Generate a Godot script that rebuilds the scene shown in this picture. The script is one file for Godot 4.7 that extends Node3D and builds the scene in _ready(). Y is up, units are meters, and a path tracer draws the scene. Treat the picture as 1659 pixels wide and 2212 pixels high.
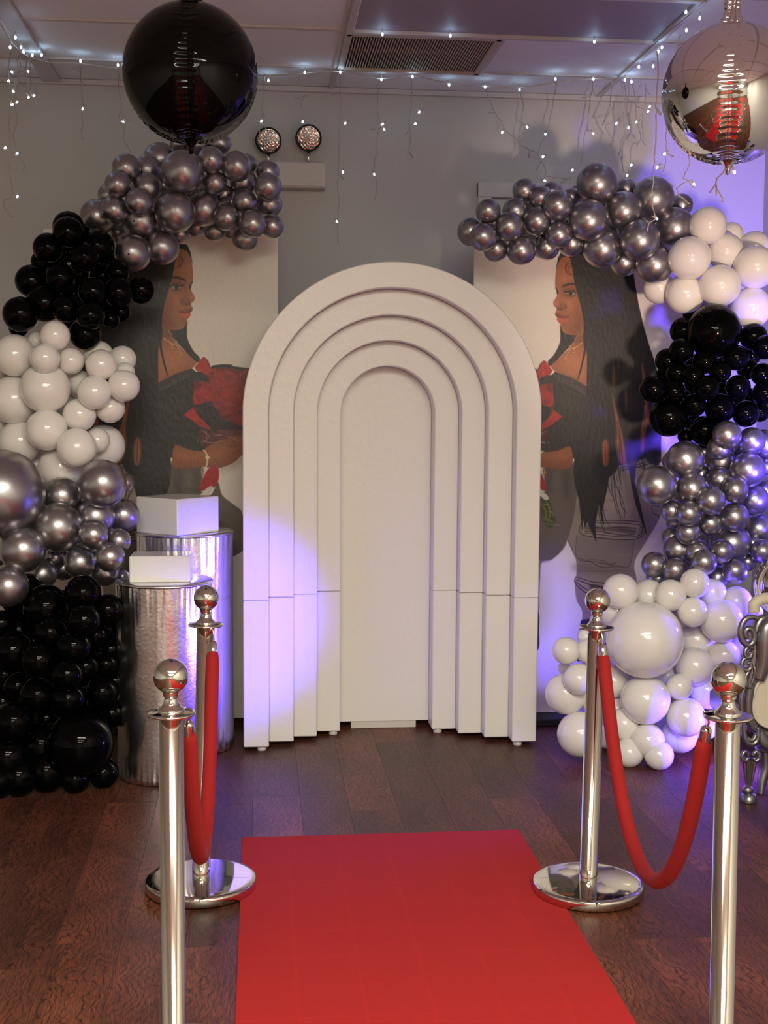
extends Node3D
# A party backdrop: nested white arches between two photo panels, balloon garlands, silver plinths and a red carpet.
# Metres, y up; the camera stands at the origin's plan position and looks towards -z.

const CEIL := 3.01
const BACK := -6.25
const RIGHT := 2.556
const LEFT := -4.3
const FRONT := 7.0

var rng := RandomNumberGenerator.new()
var used := {}
var M := {}


func numbered(parent: Node, called: String) -> String:
	var key := str(parent.get_instance_id()) + "/" + called
	var n: int = used.get(key, 0)
	used[key] = n + 1
	return called if n == 0 else "%s_%03d" % [called, n]


func obj(called: String, mesh: Mesh, mat: Material, parent: Node = self, at := Vector3.ZERO) -> MeshInstance3D:
	var o := MeshInstance3D.new()
	o.name = numbered(parent, called)
	o.mesh = mesh
	o.material_override = mat
	o.position = at
	parent.add_child(o, true)
	return o


func tag(o: Node3D, label: String, category: String, group := "") -> Node3D:
	o.set_meta("label", label)
	o.set_meta("category", category)
	if group != "":
		o.set_meta("group", group)
	return o


func thing(called: String, label: String, category: String, at := Vector3.ZERO, turn := 0.0, group := "") -> Node3D:
	var o := Node3D.new()
	o.name = numbered(self, called)
	add_child(o, true)
	o.position = at
	o.rotation.y = turn
	tag(o, label, category, group)
	return o


func struct(called: String, mesh: Mesh, mat: Material, at := Vector3.ZERO) -> MeshInstance3D:
	var o := obj(called, mesh, mat, self, at)
	o.set_meta("kind", "structure")
	return o


# ---------------------------------------------------------------- shapes

func begin(group := 0) -> SurfaceTool:
	var st := SurfaceTool.new()
	st.begin(Mesh.PRIMITIVE_TRIANGLES)
	st.set_smooth_group(group)
	return st


func done(st: SurfaceTool) -> ArrayMesh:
	st.generate_normals()
	return st.commit()


# p(i, j) on a grid; i runs leftwards as seen from outside, j upwards
func grid(st: SurfaceTool, nu: int, nv: int, p: Callable) -> void:
	var rows := []
	for j in nv + 1:
		var row := PackedVector3Array()
		for i in nu + 1:
			row.append(p.call(float(i) / nu, float(j) / nv))
		rows.append(row)
	for j in nv:
		var a: PackedVector3Array = rows[j]
		var b: PackedVector3Array = rows[j + 1]
		for i in nu:
			for v in [a[i + 1], b[i + 1], b[i], a[i + 1], b[i], a[i]]:
				st.add_vertex(v)


# profile: points (radius, height) from bottom to top
func lathe(st: SurfaceTool, profile: Array, segs := 32, xf := Transform3D()) -> void:
	var n := profile.size()
	for j in n - 1:
		var p: Vector2 = profile[j]
		var q: Vector2 = profile[j + 1]
		for i in segs:
			var a := TAU * i / segs
			var b := TAU * ((i + 1) % segs) / segs
			var v00 := xf * Vector3(p.x * cos(a), p.y, p.x * sin(a))
			var v10 := xf * Vector3(p.x * cos(b), p.y, p.x * sin(b))
			var v01 := xf * Vector3(q.x * cos(a), q.y, q.x * sin(a))
			var v11 := xf * Vector3(q.x * cos(b), q.y, q.x * sin(b))
			if p.x > 1e-6:
				for v in [v10, v01, v00]:
					st.add_vertex(v)
			if q.x > 1e-6:
				for v in [v10, v11, v01]:
					st.add_vertex(v)


func lathed(profile: Array, segs := 32, xf := Transform3D()) -> ArrayMesh:
	var st := begin()
	lathe(st, profile, segs, xf)
	return done(st)


func smooth_path(pts: Array, steps := 6) -> Array:
	var out := []
	var n := pts.size()
	for i in n - 1:
		var a = pts[maxi(i - 1, 0)]
		var b = pts[i]
		var c = pts[i + 1]
		var d = pts[mini(i + 2, n - 1)]
		for k in steps:
			out.append(b.cubic_interpolate(c, a, d, float(k) / steps))
	out.append(pts[n - 1])
	return out


func tube(st: SurfaceTool, pts: Array, radius, segs := 10, flat := 1.0) -> void:
	var n := pts.size()
	var rings := []
	var side := Vector3.ZERO
	for i in n:
		var along: Vector3 = (pts[mini(i + 1, n - 1)] - pts[maxi(i - 1, 0)]).normalized()
		if side == Vector3.ZERO:
			side = along.cross(Vector3.UP if absf(along.y) < 0.9 else Vector3.BACK).normalized()
		side = (side - along * side.dot(along)).normalized()
		var other := along.cross(side)
		var r: float = radius[i] if radius is Array else radius
		var ring := PackedVector3Array()
		for k in segs:
			var a := TAU * k / segs
			ring.append(pts[i] + (side * cos(a) + other * sin(a) * flat) * r)
		rings.append(ring)
	for i in n - 1:
		for k in segs:
			var l := (k + 1) % segs
			for v in [rings[i][l], rings[i][k], rings[i + 1][k], rings[i][l], rings[i + 1][k], rings[i + 1][l]]:
				st.add_vertex(v)
	for e in [0, n - 1]:
		for k in segs:
			var l := (k + 1) % segs
			for v in ([pts[e], rings[e][k], rings[e][l]] if e == 0 else [pts[e], rings[e][l], rings[e][k]]):
				st.add_vertex(v)


func tubed(pts: Array, radius, segs := 10) -> ArrayMesh:
	var st := begin()
	tube(st, pts, radius, segs)
	return done(st)


func face(st: SurfaceTool, pts: Array, centre: Vector3) -> void:
	var mid := Vector3.ZERO
	for p in pts:
		mid += p / pts.size()
	var n: Vector3 = (pts[1] - pts[0]).cross(pts[2] - pts[0]).normalized()
	if n.length() < 0.5:
		return
	var out := n.dot(mid - centre) > 0
	st.set_normal(n if out else -n)
	for k in range(1, pts.size() - 1):
		for v in ([pts[0], pts[k + 1], pts[k]] if out else [pts[0], pts[k], pts[k + 1]]):
			st.add_vertex(v)


# a box with chamfered edges
func chamfer(st: SurfaceTool, centre: Vector3, size: Vector3, c: float, turn := Basis()) -> void:
	var h := size / 2
	var P := func(sx, sy, sz, axis) -> Vector3:
		var v := Vector3(sx * (h.x - (0.0 if axis == 0 else c)), sy * (h.y - (0.0 if axis == 1 else c)), sz * (h.z - (0.0 if axis == 2 else c)))
		return centre + turn * v
	for s in [-1, 1]:
		face(st, [P.call(s, -1, -1, 0), P.call(s, 1, -1, 0), P.call(s, 1, 1, 0), P.call(s, -1, 1, 0)], centre)
		face(st, [P.call(-1, s, -1, 1), P.call(1, s, -1, 1), P.call(1, s, 1, 1), P.call(-1, s, 1, 1)], centre)
		face(st, [P.call(-1, -1, s, 2), P.call(1, -1, s, 2), P.call(1, 1, s, 2), P.call(-1, 1, s, 2)], centre)
		for t in [-1, 1]:
			face(st, [P.call(s, t, -1, 0), P.call(s, t, 1, 0), P.call(s, t, 1, 1), P.call(s, t, -1, 1)], centre)
			face(st, [P.call(s, -1, t, 0), P.call(s, 1, t, 0), P.call(s, 1, t, 2), P.call(s, -1, t, 2)], centre)
			face(st, [P.call(-1, s, t, 1), P.call(1, s, t, 1), P.call(1, s, t, 2), P.call(-1, s, t, 2)], centre)
			for u in [-1, 1]:
				face(st, [P.call(s, t, u, 0), P.call(s, t, u, 1), P.call(s, t, u, 2)], centre)


func box(size: Vector3, c := 0.003, centre := Vector3.ZERO, turn := Basis()) -> ArrayMesh:
	var st := begin()
	chamfer(st, centre, size, c, turn)
	return st.commit()


func slab(a: Vector3, b: Vector3) -> ArrayMesh:
	return box((b - a).abs(), 0.0001, (a + b) / 2)


# a flat shape in x and y, given depth along z with a small chamfer on its front edge
func plate(pts: PackedVector2Array, front: float, back: float, c := 0.0) -> ArrayMesh:
	var st := begin()
	if Geometry2D.is_polygon_clockwise(pts):
		pts.reverse()
	var inner := pts
	if c > 0:
		var off := Geometry2D.offset_polygon(pts, -c)
		inner = off[0]
		if inner.size() != pts.size():
			inner = pts
	var tri := Geometry2D.triangulate_polygon(inner)
	st.set_smooth_group(-1)
	for k in range(0, tri.size(), 3):
		var a := inner[tri[k]]
		var b := inner[tri[k + 1]]
		var d := inner[tri[k + 2]]
		if (b - a).cross(d - a) > 0:
			var e := b
			b = d
			d = e
		for v in [a, b, d]:
			st.add_vertex(Vector3(v.x, v.y, front))
		for v in [a, d, b]:
			st.add_vertex(Vector3(v.x, v.y, back))
	var n := pts.size()
	st.set_smooth_group(2)
	for k in n:
		var a := pts[k]
		var b := pts[(k + 1) % n]
		for v in [Vector3(a.x, a.y, back), Vector3(b.x, b.y, front - c), Vector3(b.x, b.y, back), Vector3(a.x, a.y, back), Vector3(a.x, a.y, front - c), Vector3(b.x, b.y, front - c)]:
			st.add_vertex(v)
	return done(st)


# ---------------------------------------------------------------- materials

func mat(albedo: Color, rough := 0.5, metal := 0.0) -> StandardMaterial3D:
	var m := StandardMaterial3D.new()
	m.albedo_color = albedo
	m.roughness = rough
	m.metallic = metal
	return m


func noise_tex(freq: float, octaves := 3, size := 512, as_normal := false, strength := 2.0, seed_n := 1) -> NoiseTexture2D:
	var n := FastNoiseLite.new()
	n.seed = seed_n
	n.frequency = freq
	n.fractal_octaves = octaves
	var t := NoiseTexture2D.new()
	t.width = size
	t.height = size
	t.seamless = true
	t.noise = n
	t.as_normal_map = as_normal
	t.bump_strength = strength
	return t


func relief(m: StandardMaterial3D, t: Texture2D, cm: float, scale: Vector3, world := false) -> void:
	m.heightmap_enabled = true
	m.heightmap_texture = t
	m.heightmap_scale = cm
	m.uv1_triplanar = true
	m.uv1_world_triplanar = world
	m.uv1_scale = scale


func wood_texture() -> ImageTexture:
	var w := 768
	var h := 1024
	var data := PackedByteArray()
	data.resize(w * h * 3)
	var a := FastNoiseLite.new()
	a.seed = 5
	a.frequency = 1.0
	a.fractal_octaves = 3
	var b := FastNoiseLite.new()
	b.seed = 9
	b.frequency = 1.0
	b.fractal_octaves = 2
	var k := 0
	for y in h:
		var v := float(y) / h
		var fold := minf(v, 1.0 - v) * 2.0
		for x in w:
			var u := float(x) / w
			var warp := a.get_noise_3d(u * 2.4, fold * 1.9, 0.0)
			var grain := sin((u * 46.0 + warp * 8.0 + b.get_noise_3d(u * 14.0, fold * 22.0, 7.0) * 0.7) * PI)
			var fine := b.get_noise_3d(u * 120.0, fold * 14.0, 3.0)
			var tone := a.get_noise_3d(u * 2.0, fold * 1.2, 9.0)
			var dark := pow(maxf(0.0, grain), 5.0) * (0.45 + 0.5 * clampf(tone * 1.6 + 0.4, 0.0, 1.0))
			var l := 1.0 - 0.48 * dark + 0.34 * fine + 0.30 * tone
			l = clampf(l, 0.25, 1.45)
			data[k] = int(clampf(100.0 * l, 0, 255))
			data[k + 1] = int(clampf(58.0 * l, 0, 255))
			data[k + 2] = int(clampf(42.0 * l, 0, 255))
			k += 3
	return ImageTexture.create_from_image(Image.create_from_data(w, h, false, Image.FORMAT_RGB8, data))


func materials() -> void:
	M.wall = mat(Color(0.775, 0.77, 0.745), 0.75)
	relief(M.wall, noise_tex(0.05, 4), 0.12, Vector3(1.4, 1.4, 1.4), true)
	M.ceiling = mat(Color(0.94, 0.955, 0.96), 0.9)
	relief(M.ceiling, noise_tex(0.12, 3, 512, false, 2.0, 4), 0.15, Vector3(2.2, 2.2, 2.2), true)
	M.tbar = mat(Color(0.80, 0.79, 0.78), 0.6)
	M.chrome = mat(Color(0.665, 0.655, 0.675), 0.31, 0.95)
	M.black = mat(Color(0.012, 0.012, 0.014), 0.07)
	M.black.metallic_specular = 0.22
	M.white = mat(Color(0.92, 0.905, 0.89), 0.16)
	M.white.clearcoat_enabled = true
	M.white.clearcoat = 0.5
	M.white.clearcoat_roughness = 0.06
	M.white.subsurf_scatter_enabled = true
	M.white.subsurf_scatter_strength = 0.15
	M.tip = mat(Color(0.10, 0.095, 0.10), 0.5)
	M.arch = mat(Color(0.90, 0.885, 0.86), 0.34)
	relief(M.arch, noise_tex(0.03, 4, 512, false, 2.0, 7), 0.06, Vector3(1.5, 1.5, 1.5))
	M.steel = mat(Color(0.87, 0.86, 0.825), 0.045, 1.0)
	M.pole = mat(Color(0.85, 0.83, 0.79), 0.10, 1.0)
	M.velvet = mat(Color(0.56, 0.025, 0.028), 0.85)
	M.velvet.rim_enabled = true
	M.velvet.rim = 0.3
	M.velvet.rim_tint = 0.7
	relief(M.velvet, noise_tex(0.2, 3, 256, false, 2.0, 8), 0.12, Vector3(9, 9, 9))
	M.carpet = mat(Color(0.71, 0.065, 0.05), 0.95)
	M.carpet.rim_enabled = true
	M.carpet.rim = 0.12
	M.carpet.rim_tint = 0.8
	relief(M.carpet, noise_tex(0.35, 3, 512, false, 2.0, 11), 0.25, Vector3(6, 6, 6))
	M.foil = mat(Color(0.90, 0.885, 0.885), 0.035, 1.0)
	M.foil_black = mat(Color(0.018, 0.018, 0.019), 0.06)
	M.foil_black.metallic_specular = 0.30
	M.lame = mat(Color(0.92, 0.91, 0.92), 0.27, 1.0)
	relief(M.lame, noise_tex(0.035, 5, 512, false, 2.0, 13), 0.05, Vector3(3.2, 2.6, 3.2))
	M.acrylic = mat(Color(0.90, 0.90, 0.89), 0.13)
	M.plastic = mat(Color(0.80, 0.78, 0.74), 0.45)
	M.glass = mat(Color(0.95, 0.95, 0.95, 0.04), 0.06)
	M.glass.transparency = BaseMaterial3D.TRANSPARENCY_ALPHA
	M.mirror = mat(Color(0.93, 0.92, 0.89), 0.12, 1.0)
	M.dark = mat(Color(0.05, 0.05, 0.055), 0.6)
	M.wire = mat(Color(0.74, 0.70, 0.66), 0.45)
	M.bulb = mat(Color(0.9, 0.95, 1.0), 0.3)
	M.bulb.emission_enabled = true
	M.bulb.emission = Color(0.80, 0.90, 1.0)
	M.bulb.emission_energy_multiplier = 7.0
	M.diffuser_on = mat(Color(0.95, 0.95, 0.92), 0.5)
	M.diffuser_on.emission_enabled = true
	M.diffuser_on.emission = Color(0.98, 0.97, 0.90)
	M.diffuser_on.emission_energy_multiplier = 1.5
	M.diffuser_off = mat(Color(0.62, 0.60, 0.63), 0.6)
	M.vent = mat(Color(0.76, 0.72, 0.66), 0.55)
	M.door = mat(Color(0.80, 0.79, 0.78), 0.4)
	M.throne = mat(Color(0.56, 0.55, 0.56), 0.30, 0.9)
	M.cream = mat(Color(0.80, 0.76, 0.68), 0.45)
	M.base_black = mat(Color(0.06, 0.06, 0.06), 0.55)
	M.board = mat(Color(0.9, 0.88, 0.85), 0.5)
	M.purple = mat(Color(0.3, 0.2, 0.9), 0.4)
	M.purple.emission_enabled = true
	M.purple.emission = Color(0.40, 0.25, 1.0)
	M.purple.emission_energy_multiplier = 2.0
	M.pink = mat(Color(0.9, 0.8, 0.75), 0.4)
	M.pink.emission_enabled = true
	M.pink.emission = Color(1.0, 0.82, 0.76)
	M.pink.emission_energy_multiplier = 2.0
	var wood := wood_texture()
	for k in 6:
		var m := mat(Color(0.80 + 0.055 * k, 0.80 + 0.05 * k, 0.80 + 0.045 * k) * 0.97, 0.46)
		m.metallic_specular = 0.4
		m.albedo_texture = wood
		m.uv1_triplanar = true
		m.uv1_scale = Vector3(1.9, 1.0, 0.80)
		m.uv1_offset = Vector3(0.37 * k, 0.0, 0.23 * k)
		m.heightmap_enabled = true
		m.heightmap_texture = wood
		m.heightmap_scale = 0.10
		M["wood%d" % k] = m


# ---------------------------------------------------------------- the printed photograph (flat print on a panel)

const TW := 832
const TH := 1528
var ink := PackedFloat32Array()


func rounded(pts: Array) -> PackedVector2Array:
	var out := PackedVector2Array()
	var n := pts.size()
	for i in n:
		var a: Vector2 = pts[(i + n - 1) % n]
		var b: Vector2 = pts[i]
		var c: Vector2 = pts[(i + 1) % n]
		var d: Vector2 = pts[(i + 2) % n]
		for k in 5:
			out.append(b.cubic_interpolate(c, a, d, k / 5.0))
	return out


func fill(pts: Array, col: Color, soft := 1.0, alpha := 1.0, curved := true) -> void:
	var poly := rounded(pts) if curved else PackedVector2Array(pts)
	var lo := Vector2(1e9, 1e9)
	var hi := -lo
	for p in poly:
		lo = lo.min(p)
		hi = hi.max(p)
	var pad := int(ceil(soft * 2.0)) + 1
	var x0 := clampi(int(lo.x) - pad, 0, TW)
	var x1 := clampi(int(hi.x) + pad + 1, 0, TW)
	var y0 := clampi(int(lo.y) - pad, 0, TH)
	var y1 := clampi(int(hi.y) + pad + 1, 0, TH)
	var w := x1 - x0
	var h := y1 - y0
	if w <= 0 or h <= 0:
		return
	var mask := PackedFloat32Array()
	mask.resize(w * h)
	var n := poly.size()
	for y in h:
		for half in 2:
			var sy := y0 + y + 0.25 + 0.5 * half
			var xs := []
			for i in n:
				var a := poly[i]
				var b := poly[(i + 1) % n]
				if (a.y <= sy) != (b.y <= sy):
					xs.append(a.x + (sy - a.y) / (b.y - a.y) * (b.x - a.x) - x0)
			xs.sort()
			for q in range(0, xs.size() - 1, 2):
				var s := clampf(xs[q], 0, w)
				var e := clampf(xs[q + 1], 0, w)
				for x in range(int(s), mini(int(ceil(e)), w)):
					mask[y * w + x] += 0.5 * (minf(e, x + 1) - maxf(s, x))
	var r := int(round(soft))
	if r >= 1:
		for pass_n in (2 if r > 2 else 1):
			for axis in 2:
				var out := PackedFloat32Array()
				out.resize(w * h)
				var lines := h if axis == 0 else w
				var along := w if axis == 0 else h
				var step := 1 if axis == 0 else w
				var jump := w if axis == 0 else 1
				for l in lines:
					var base := l * jump
					var total := 0.0
					for i in mini(r, along):
						total += mask[base + i * step]
					for i in along:
						if i + r < along:
							total += mask[base + (i + r) * step]
						if i - r - 1 >= 0:
							total -= mask[base + (i - r - 1) * step]
						out[base + i * step] = total / (2 * r + 1)
				mask = out
	for y in h:
		var at := ((y0 + y) * TW + x0) * 3
		for x in w:
			var m := mask[y * w + x] * alpha
			if m > 0.003:
				var k := at + x * 3
				ink[k] += (col.r - ink[k]) * m
				ink[k + 1] += (col.g - ink[k + 1]) * m
				ink[k + 2] += (col.b - ink[k + 2]) * m


func stroke(pts: Array, width: float, col: Color, soft := 0.7, alpha := 1.0) -> void:
	var path := smooth_path(pts, 4) if pts.size() > 2 else pts
	var left := []
	var right := []
	var n := path.size()
	for i in n:
		var t: Vector2 = (path[mini(i + 1, n - 1)] - path[maxi(i - 1, 0)]).normalized().orthogonal()
		var r := width * 0.5 * (0.55 + 0.45 * sin(PI * (i + 0.5) / n))
		left.append(path[i] + t * r)
		right.append(path[i] - t * r)
	right.reverse()
	fill(left + right, col, soft, alpha, false)


func print_texture() -> ImageTexture:
	ink.resize(TW * TH * 3)
	var ground := Color8(232, 226, 216)
	for k in TW * TH:
		ink[k * 3] = ground.r
		ink[k * 3 + 1] = ground.g
		ink[k * 3 + 2] = ground.b
	fill([Vector2(216, 884), Vector2(283, 898), Vector2(316, 967), Vector2(270, 1022), Vector2(235, 1033), Vector2(230, 1086), Vector2(228, 1142), Vector2(225, 1197), Vector2(184, 1197), Vector2(173, 1012), Vector2(186, 902)], Color8(140, 128, 118), 1.2, 1.00, true)
	fill([Vector2(217, 964), Vector2(269, 935), Vector2(295, 932), Vector2(314, 968), Vector2(270, 1020), Vector2(226, 1027)], Color8(74, 66, 62), 5.0, 0.45, true)
	fill([Vector2(187, 1189), Vector2(225, 1190), Vector2(229, 1257), Vector2(227, 1320), Vector2(186, 1331)], Color8(26, 22, 22), 1.0, 1.00, true)
	fill([Vector2(280, 734), Vector2(339, 705), Vector2(466, 704), Vector2(562, 675), Vector2(596, 682), Vector2(626, 733), Vector2(628, 829), Vector2(626, 885), Vector2(588, 955), Vector2(552, 1014), Vector2(543, 1051), Vector2(552, 1096), Vector2(537, 1163), Vector2(516, 1238), Vector2(510, 1313), Vector2(389, 1311), Vector2(367, 1266), Vector2(373, 1199), Vector2(353, 1158), Vector2(346, 1105), Vector2(350, 1072), Vector2(349, 1031), Vector2(337, 1002), Vector2(310, 943), Vector2(313, 902), Vector2(308, 858), Vector2(277, 810)], Color8(140, 128, 118), 1.2, 1.00, true)
	fill([Vector2(366, 1240), Vector2(387, 1221), Vector2(515, 1223), Vector2(529, 1332), Vector2(519, 1362), Vector2(359, 1359), Vector2(364, 1311)], Color8(30, 26, 26), 1.2, 1.00, true)
	fill([Vector2(280, 756), Vector2(325, 752), Vector2(346, 866), Vector2(320, 869), Vector2(304, 851)], Color8(74, 66, 62), 14.0, 0.35, true)
	fill([Vector2(526, 726), Vector2(574, 829), Vector2(606, 888), Vector2(584, 940), Vector2(551, 992), Vector2(542, 896), Vector2(504, 756)], Color8(74, 66, 62), 16.0, 0.35, true)
	fill([Vector2(378, 811), Vector2(491, 822), Vector2(500, 888), Vector2(380, 888)], Color8(182, 170, 157), 14.0, 0.30, true)
	fill([Vector2(374, 961), Vector2(494, 969), Vector2(484, 1025), Vector2(382, 1013)], Color8(182, 170, 157), 12.0, 0.28, true)
	fill([Vector2(353, 1035), Vector2(523, 1051), Vector2(523, 1073), Vector2(353, 1065)], Color8(74, 66, 62), 10.0, 0.35, true)
	fill([Vector2(243, 734), Vector2(281, 778), Vector2(278, 814), Vector2(312, 865), Vector2(310, 932), Vector2(283, 932), Vector2(260, 865), Vector2(240, 792)], Color8(74, 66, 62), 4.0, 0.75, true)
	fill([Vector2(349, 944), Vector2(543, 963), Vector2(528, 1046), Vector2(492, 1048), Vector2(413, 1032), Vector2(352, 1020)], Color8(124, 113, 104), 1.0, 0.90, false)
	stroke([Vector2(348, 944), Vector2(352, 1020), Vector2(413, 1032), Vector2(492, 1047), Vector2(528, 1044), Vector2(541, 962)], 2.2, Color8(60, 52, 48), 0.7, 0.90)
	stroke([Vector2(356, 1020), Vector2(398, 1032), Vector2(436, 1050), Vector2(492, 1047)], 2.2, Color8(60, 52, 48), 0.7, 0.90)
	stroke([Vector2(383, 1024), Vector2(435, 1028), Vector2(458, 1040), Vector2(484, 1034)], 2.2, Color8(60, 52, 48), 0.7, 0.90)
	fill([Vector2(366, 897), Vector2(561, 903), Vector2(548, 958), Vector2(370, 944)], Color8(150, 137, 126), 1.0, 1.00, false)
	stroke([Vector2(366, 897), Vector2(561, 903), Vector2(548, 958), Vector2(370, 944), Vector2(366, 897)], 2.6, Color8(36, 31, 30), 0.7, 0.95)
	stroke([Vector2(371, 904), Vector2(553, 910), Vector2(541, 951), Vector2(375, 937)], 2.6, Color8(36, 31, 30), 0.7, 0.95)
	stroke([Vector2(373, 910), Vector2(433, 921), Vector2(493, 918), Vector2(550, 923)], 2.6, Color8(36, 31, 30), 0.7, 0.95)
	stroke([Vector2(375, 932), Vector2(433, 934), Vector2(501, 945), Vector2(543, 942)], 2.6, Color8(36, 31, 30), 0.7, 0.95)
	fill([Vector2(373, 915), Vector2(455, 921), Vector2(508, 921), Vector2(546, 929), Vector2(539, 940), Vector2(463, 932), Vector2(381, 926)], Color8(40, 34, 33), 4.0, 0.55, true)
	fill([Vector2(348, 1080), Vector2(399, 1097), Vector2(452, 1106), Vector2(445, 1136), Vector2(391, 1137), Vector2(347, 1102)], Color8(152, 139, 127), 1.0, 0.90, false)
	stroke([Vector2(348, 1080), Vector2(399, 1097), Vector2(452, 1106), Vector2(445, 1136), Vector2(391, 1137), Vector2(347, 1102), Vector2(348, 1080)], 3.0, Color8(32, 28, 27), 0.7, 0.95)
	stroke([Vector2(350, 1089), Vector2(396, 1106), Vector2(449, 1116)], 3.0, Color8(32, 28, 27), 0.7, 0.95)
	stroke([Vector2(348, 1096), Vector2(392, 1126), Vector2(445, 1129)], 3.0, Color8(32, 28, 27), 0.7, 0.95)
	fill([Vector2(396, 1106), Vector2(445, 1114), Vector2(438, 1129), Vector2(400, 1121)], Color8(30, 26, 26), 3.0, 0.60, true)
	stroke([Vector2(353, 1061), Vector2(436, 1063), Vector2(493, 1060)], 1.6, Color8(58, 50, 46), 0.7, 0.80)
	stroke([Vector2(483, 1062), Vector2(484, 1095)], 1.6, Color8(58, 50, 46), 0.7, 0.80)
	stroke([Vector2(466, 734), Vector2(475, 778), Vector2(498, 829), Vector2(507, 866), Vector2(504, 897)], 2.2, Color8(40, 34, 33), 0.7, 0.90)
	stroke([Vector2(485, 726), Vector2(541, 715), Vector2(597, 699)], 2.2, Color8(40, 34, 33), 0.7, 0.90)
	stroke([Vector2(489, 734), Vector2(545, 723), Vector2(597, 706)], 2.2, Color8(40, 34, 33), 0.7, 0.90)
	stroke([Vector2(597, 848), Vector2(601, 870), Vector2(626, 885)], 2.2, Color8(40, 34, 33), 0.7, 0.90)
	stroke([Vector2(597, 846), Vector2(625, 853)], 2.2, Color8(40, 34, 33), 0.7, 0.90)
	stroke([Vector2(484, 792), Vector2(504, 840), Vector2(507, 895)], 1.4, Color8(170, 158, 146), 0.7, 0.50)
	stroke([Vector2(480, 1010), Vector2(510, 1012), Vector2(533, 1004)], 1.4, Color8(170, 158, 146), 0.7, 0.40)
	stroke([Vector2(487, 995), Vector2(518, 1001)], 1.4, Color8(170, 158, 146), 0.7, 0.40)
	stroke([Vector2(383, 1024), Vector2(432, 1030)], 1.4, Color8(170, 158, 146), 0.7, 0.40)
	stroke([Vector2(549, 756), Vector2(547, 829), Vector2(530, 888)], 2.0, Color8(66, 58, 54), 1.5, 0.60)
	stroke([Vector2(378, 785), Vector2(430, 789), Vector2(460, 781)], 2.0, Color8(66, 58, 54), 1.5, 0.60)
	stroke([Vector2(394, 860), Vector2(454, 864)], 2.0, Color8(66, 58, 54), 1.5, 0.60)
	stroke([Vector2(349, 866), Vector2(379, 869)], 2.0, Color8(66, 58, 54), 1.5, 0.60)
	stroke([Vector2(431, 829), Vector2(468, 831)], 2.0, Color8(66, 58, 54), 1.5, 0.60)
	stroke([Vector2(316, 950), Vector2(337, 994)], 2.0, Color8(66, 58, 54), 1.5, 0.60)
	stroke([Vector2(250, 950), Vector2(295, 935)], 2.0, Color8(66, 58, 54), 1.5, 0.60)
	stroke([Vector2(229, 986), Vector2(269, 946)], 2.0, Color8(66, 58, 54), 1.5, 0.60)
	fill([Vector2(282, 269), Vector2(301, 296), Vector2(337, 298), Vector2(335, 311), Vector2(306, 344), Vector2(255, 397), Vector2(243, 385), Vector2(263, 362), Vector2(280, 327), Vector2(282, 300)], Color8(24, 21, 21), 1.0, 1.00, true)
	fill([Vector2(268, 417), Vector2(320, 434), Vector2(369, 459), Vector2(401, 467), Vector2(422, 676), Vector2(252, 688), Vector2(196, 668), Vector2(193, 519)], Color8(30, 27, 28), 1.0, 1.00, true)
	fill([Vector2(356, 295), Vector2(337, 301), Vector2(327, 319), Vector2(306, 347), Vector2(256, 395), Vector2(247, 392), Vector2(269, 418), Vector2(320, 436), Vector2(368, 462), Vector2(385, 455), Vector2(379, 361), Vector2(365, 307)], Color8(164, 100, 66), 1.0, 1.00, true)
	fill([Vector2(298, 366), Vector2(338, 354), Vector2(363, 392), Vector2(352, 432), Vector2(311, 416), Vector2(283, 397)], Color8(200, 134, 92), 16.0, 0.55, true)
	fill([Vector2(335, 301), Vector2(359, 297), Vector2(366, 324), Vector2(348, 332), Vector2(328, 323)], Color8(112, 62, 40), 9.0, 0.70, true)
	stroke([Vector2(271, 409), Vector2(308, 428), Vector2(340, 442)], 3.0, Color8(112, 62, 40), 3.0, 0.40)
	stroke([Vector2(357, 396), Vector2(348, 420), Vector2(340, 440)], 5.0, Color8(112, 62, 40), 3.0, 0.45)
	fill([Vector2(269, 419), Vector2(320, 436), Vector2(368, 462), Vector2(369, 490), Vector2(320, 467), Vector2(272, 440)], Color8(58, 50, 50), 2.0, 0.80, true)
	stroke([Vector2(272, 434), Vector2(320, 453), Vector2(369, 486)], 1.8, Color8(92, 82, 80), 0.7, 0.70)
	stroke([Vector2(274, 442), Vector2(320, 461), Vector2(369, 494)], 1.8, Color8(92, 82, 80), 0.7, 0.70)
	stroke([Vector2(278, 468), Vector2(329, 483), Vector2(370, 506)], 1.8, Color8(92, 82, 80), 0.7, 0.70)
	stroke([Vector2(280, 438), Vector2(285, 448)], 2.0, Color8(88, 78, 76), 0.7, 0.60)
	stroke([Vector2(291, 443), Vector2(296, 453)], 2.0, Color8(88, 78, 76), 0.7, 0.60)
	stroke([Vector2(302, 448), Vector2(307, 458)], 2.0, Color8(88, 78, 76), 0.7, 0.60)
	stroke([Vector2(312, 453), Vector2(318, 463)], 2.0, Color8(88, 78, 76), 0.7, 0.60)
	stroke([Vector2(323, 458), Vector2(329, 468)], 2.0, Color8(88, 78, 76), 0.7, 0.60)
	stroke([Vector2(334, 463), Vector2(340, 473)], 2.0, Color8(88, 78, 76), 0.7, 0.60)
	stroke([Vector2(345, 468), Vector2(351, 478)], 2.0, Color8(88, 78, 76), 0.7, 0.60)
	stroke([Vector2(356, 473), Vector2(362, 483)], 2.0, Color8(88, 78, 76), 0.7, 0.60)
	fill([Vector2(289, 491), Vector2(362, 510), Vector2(366, 549), Vector2(298, 542)], Color8(52, 46, 46), 9.0, 0.50, true)
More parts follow.
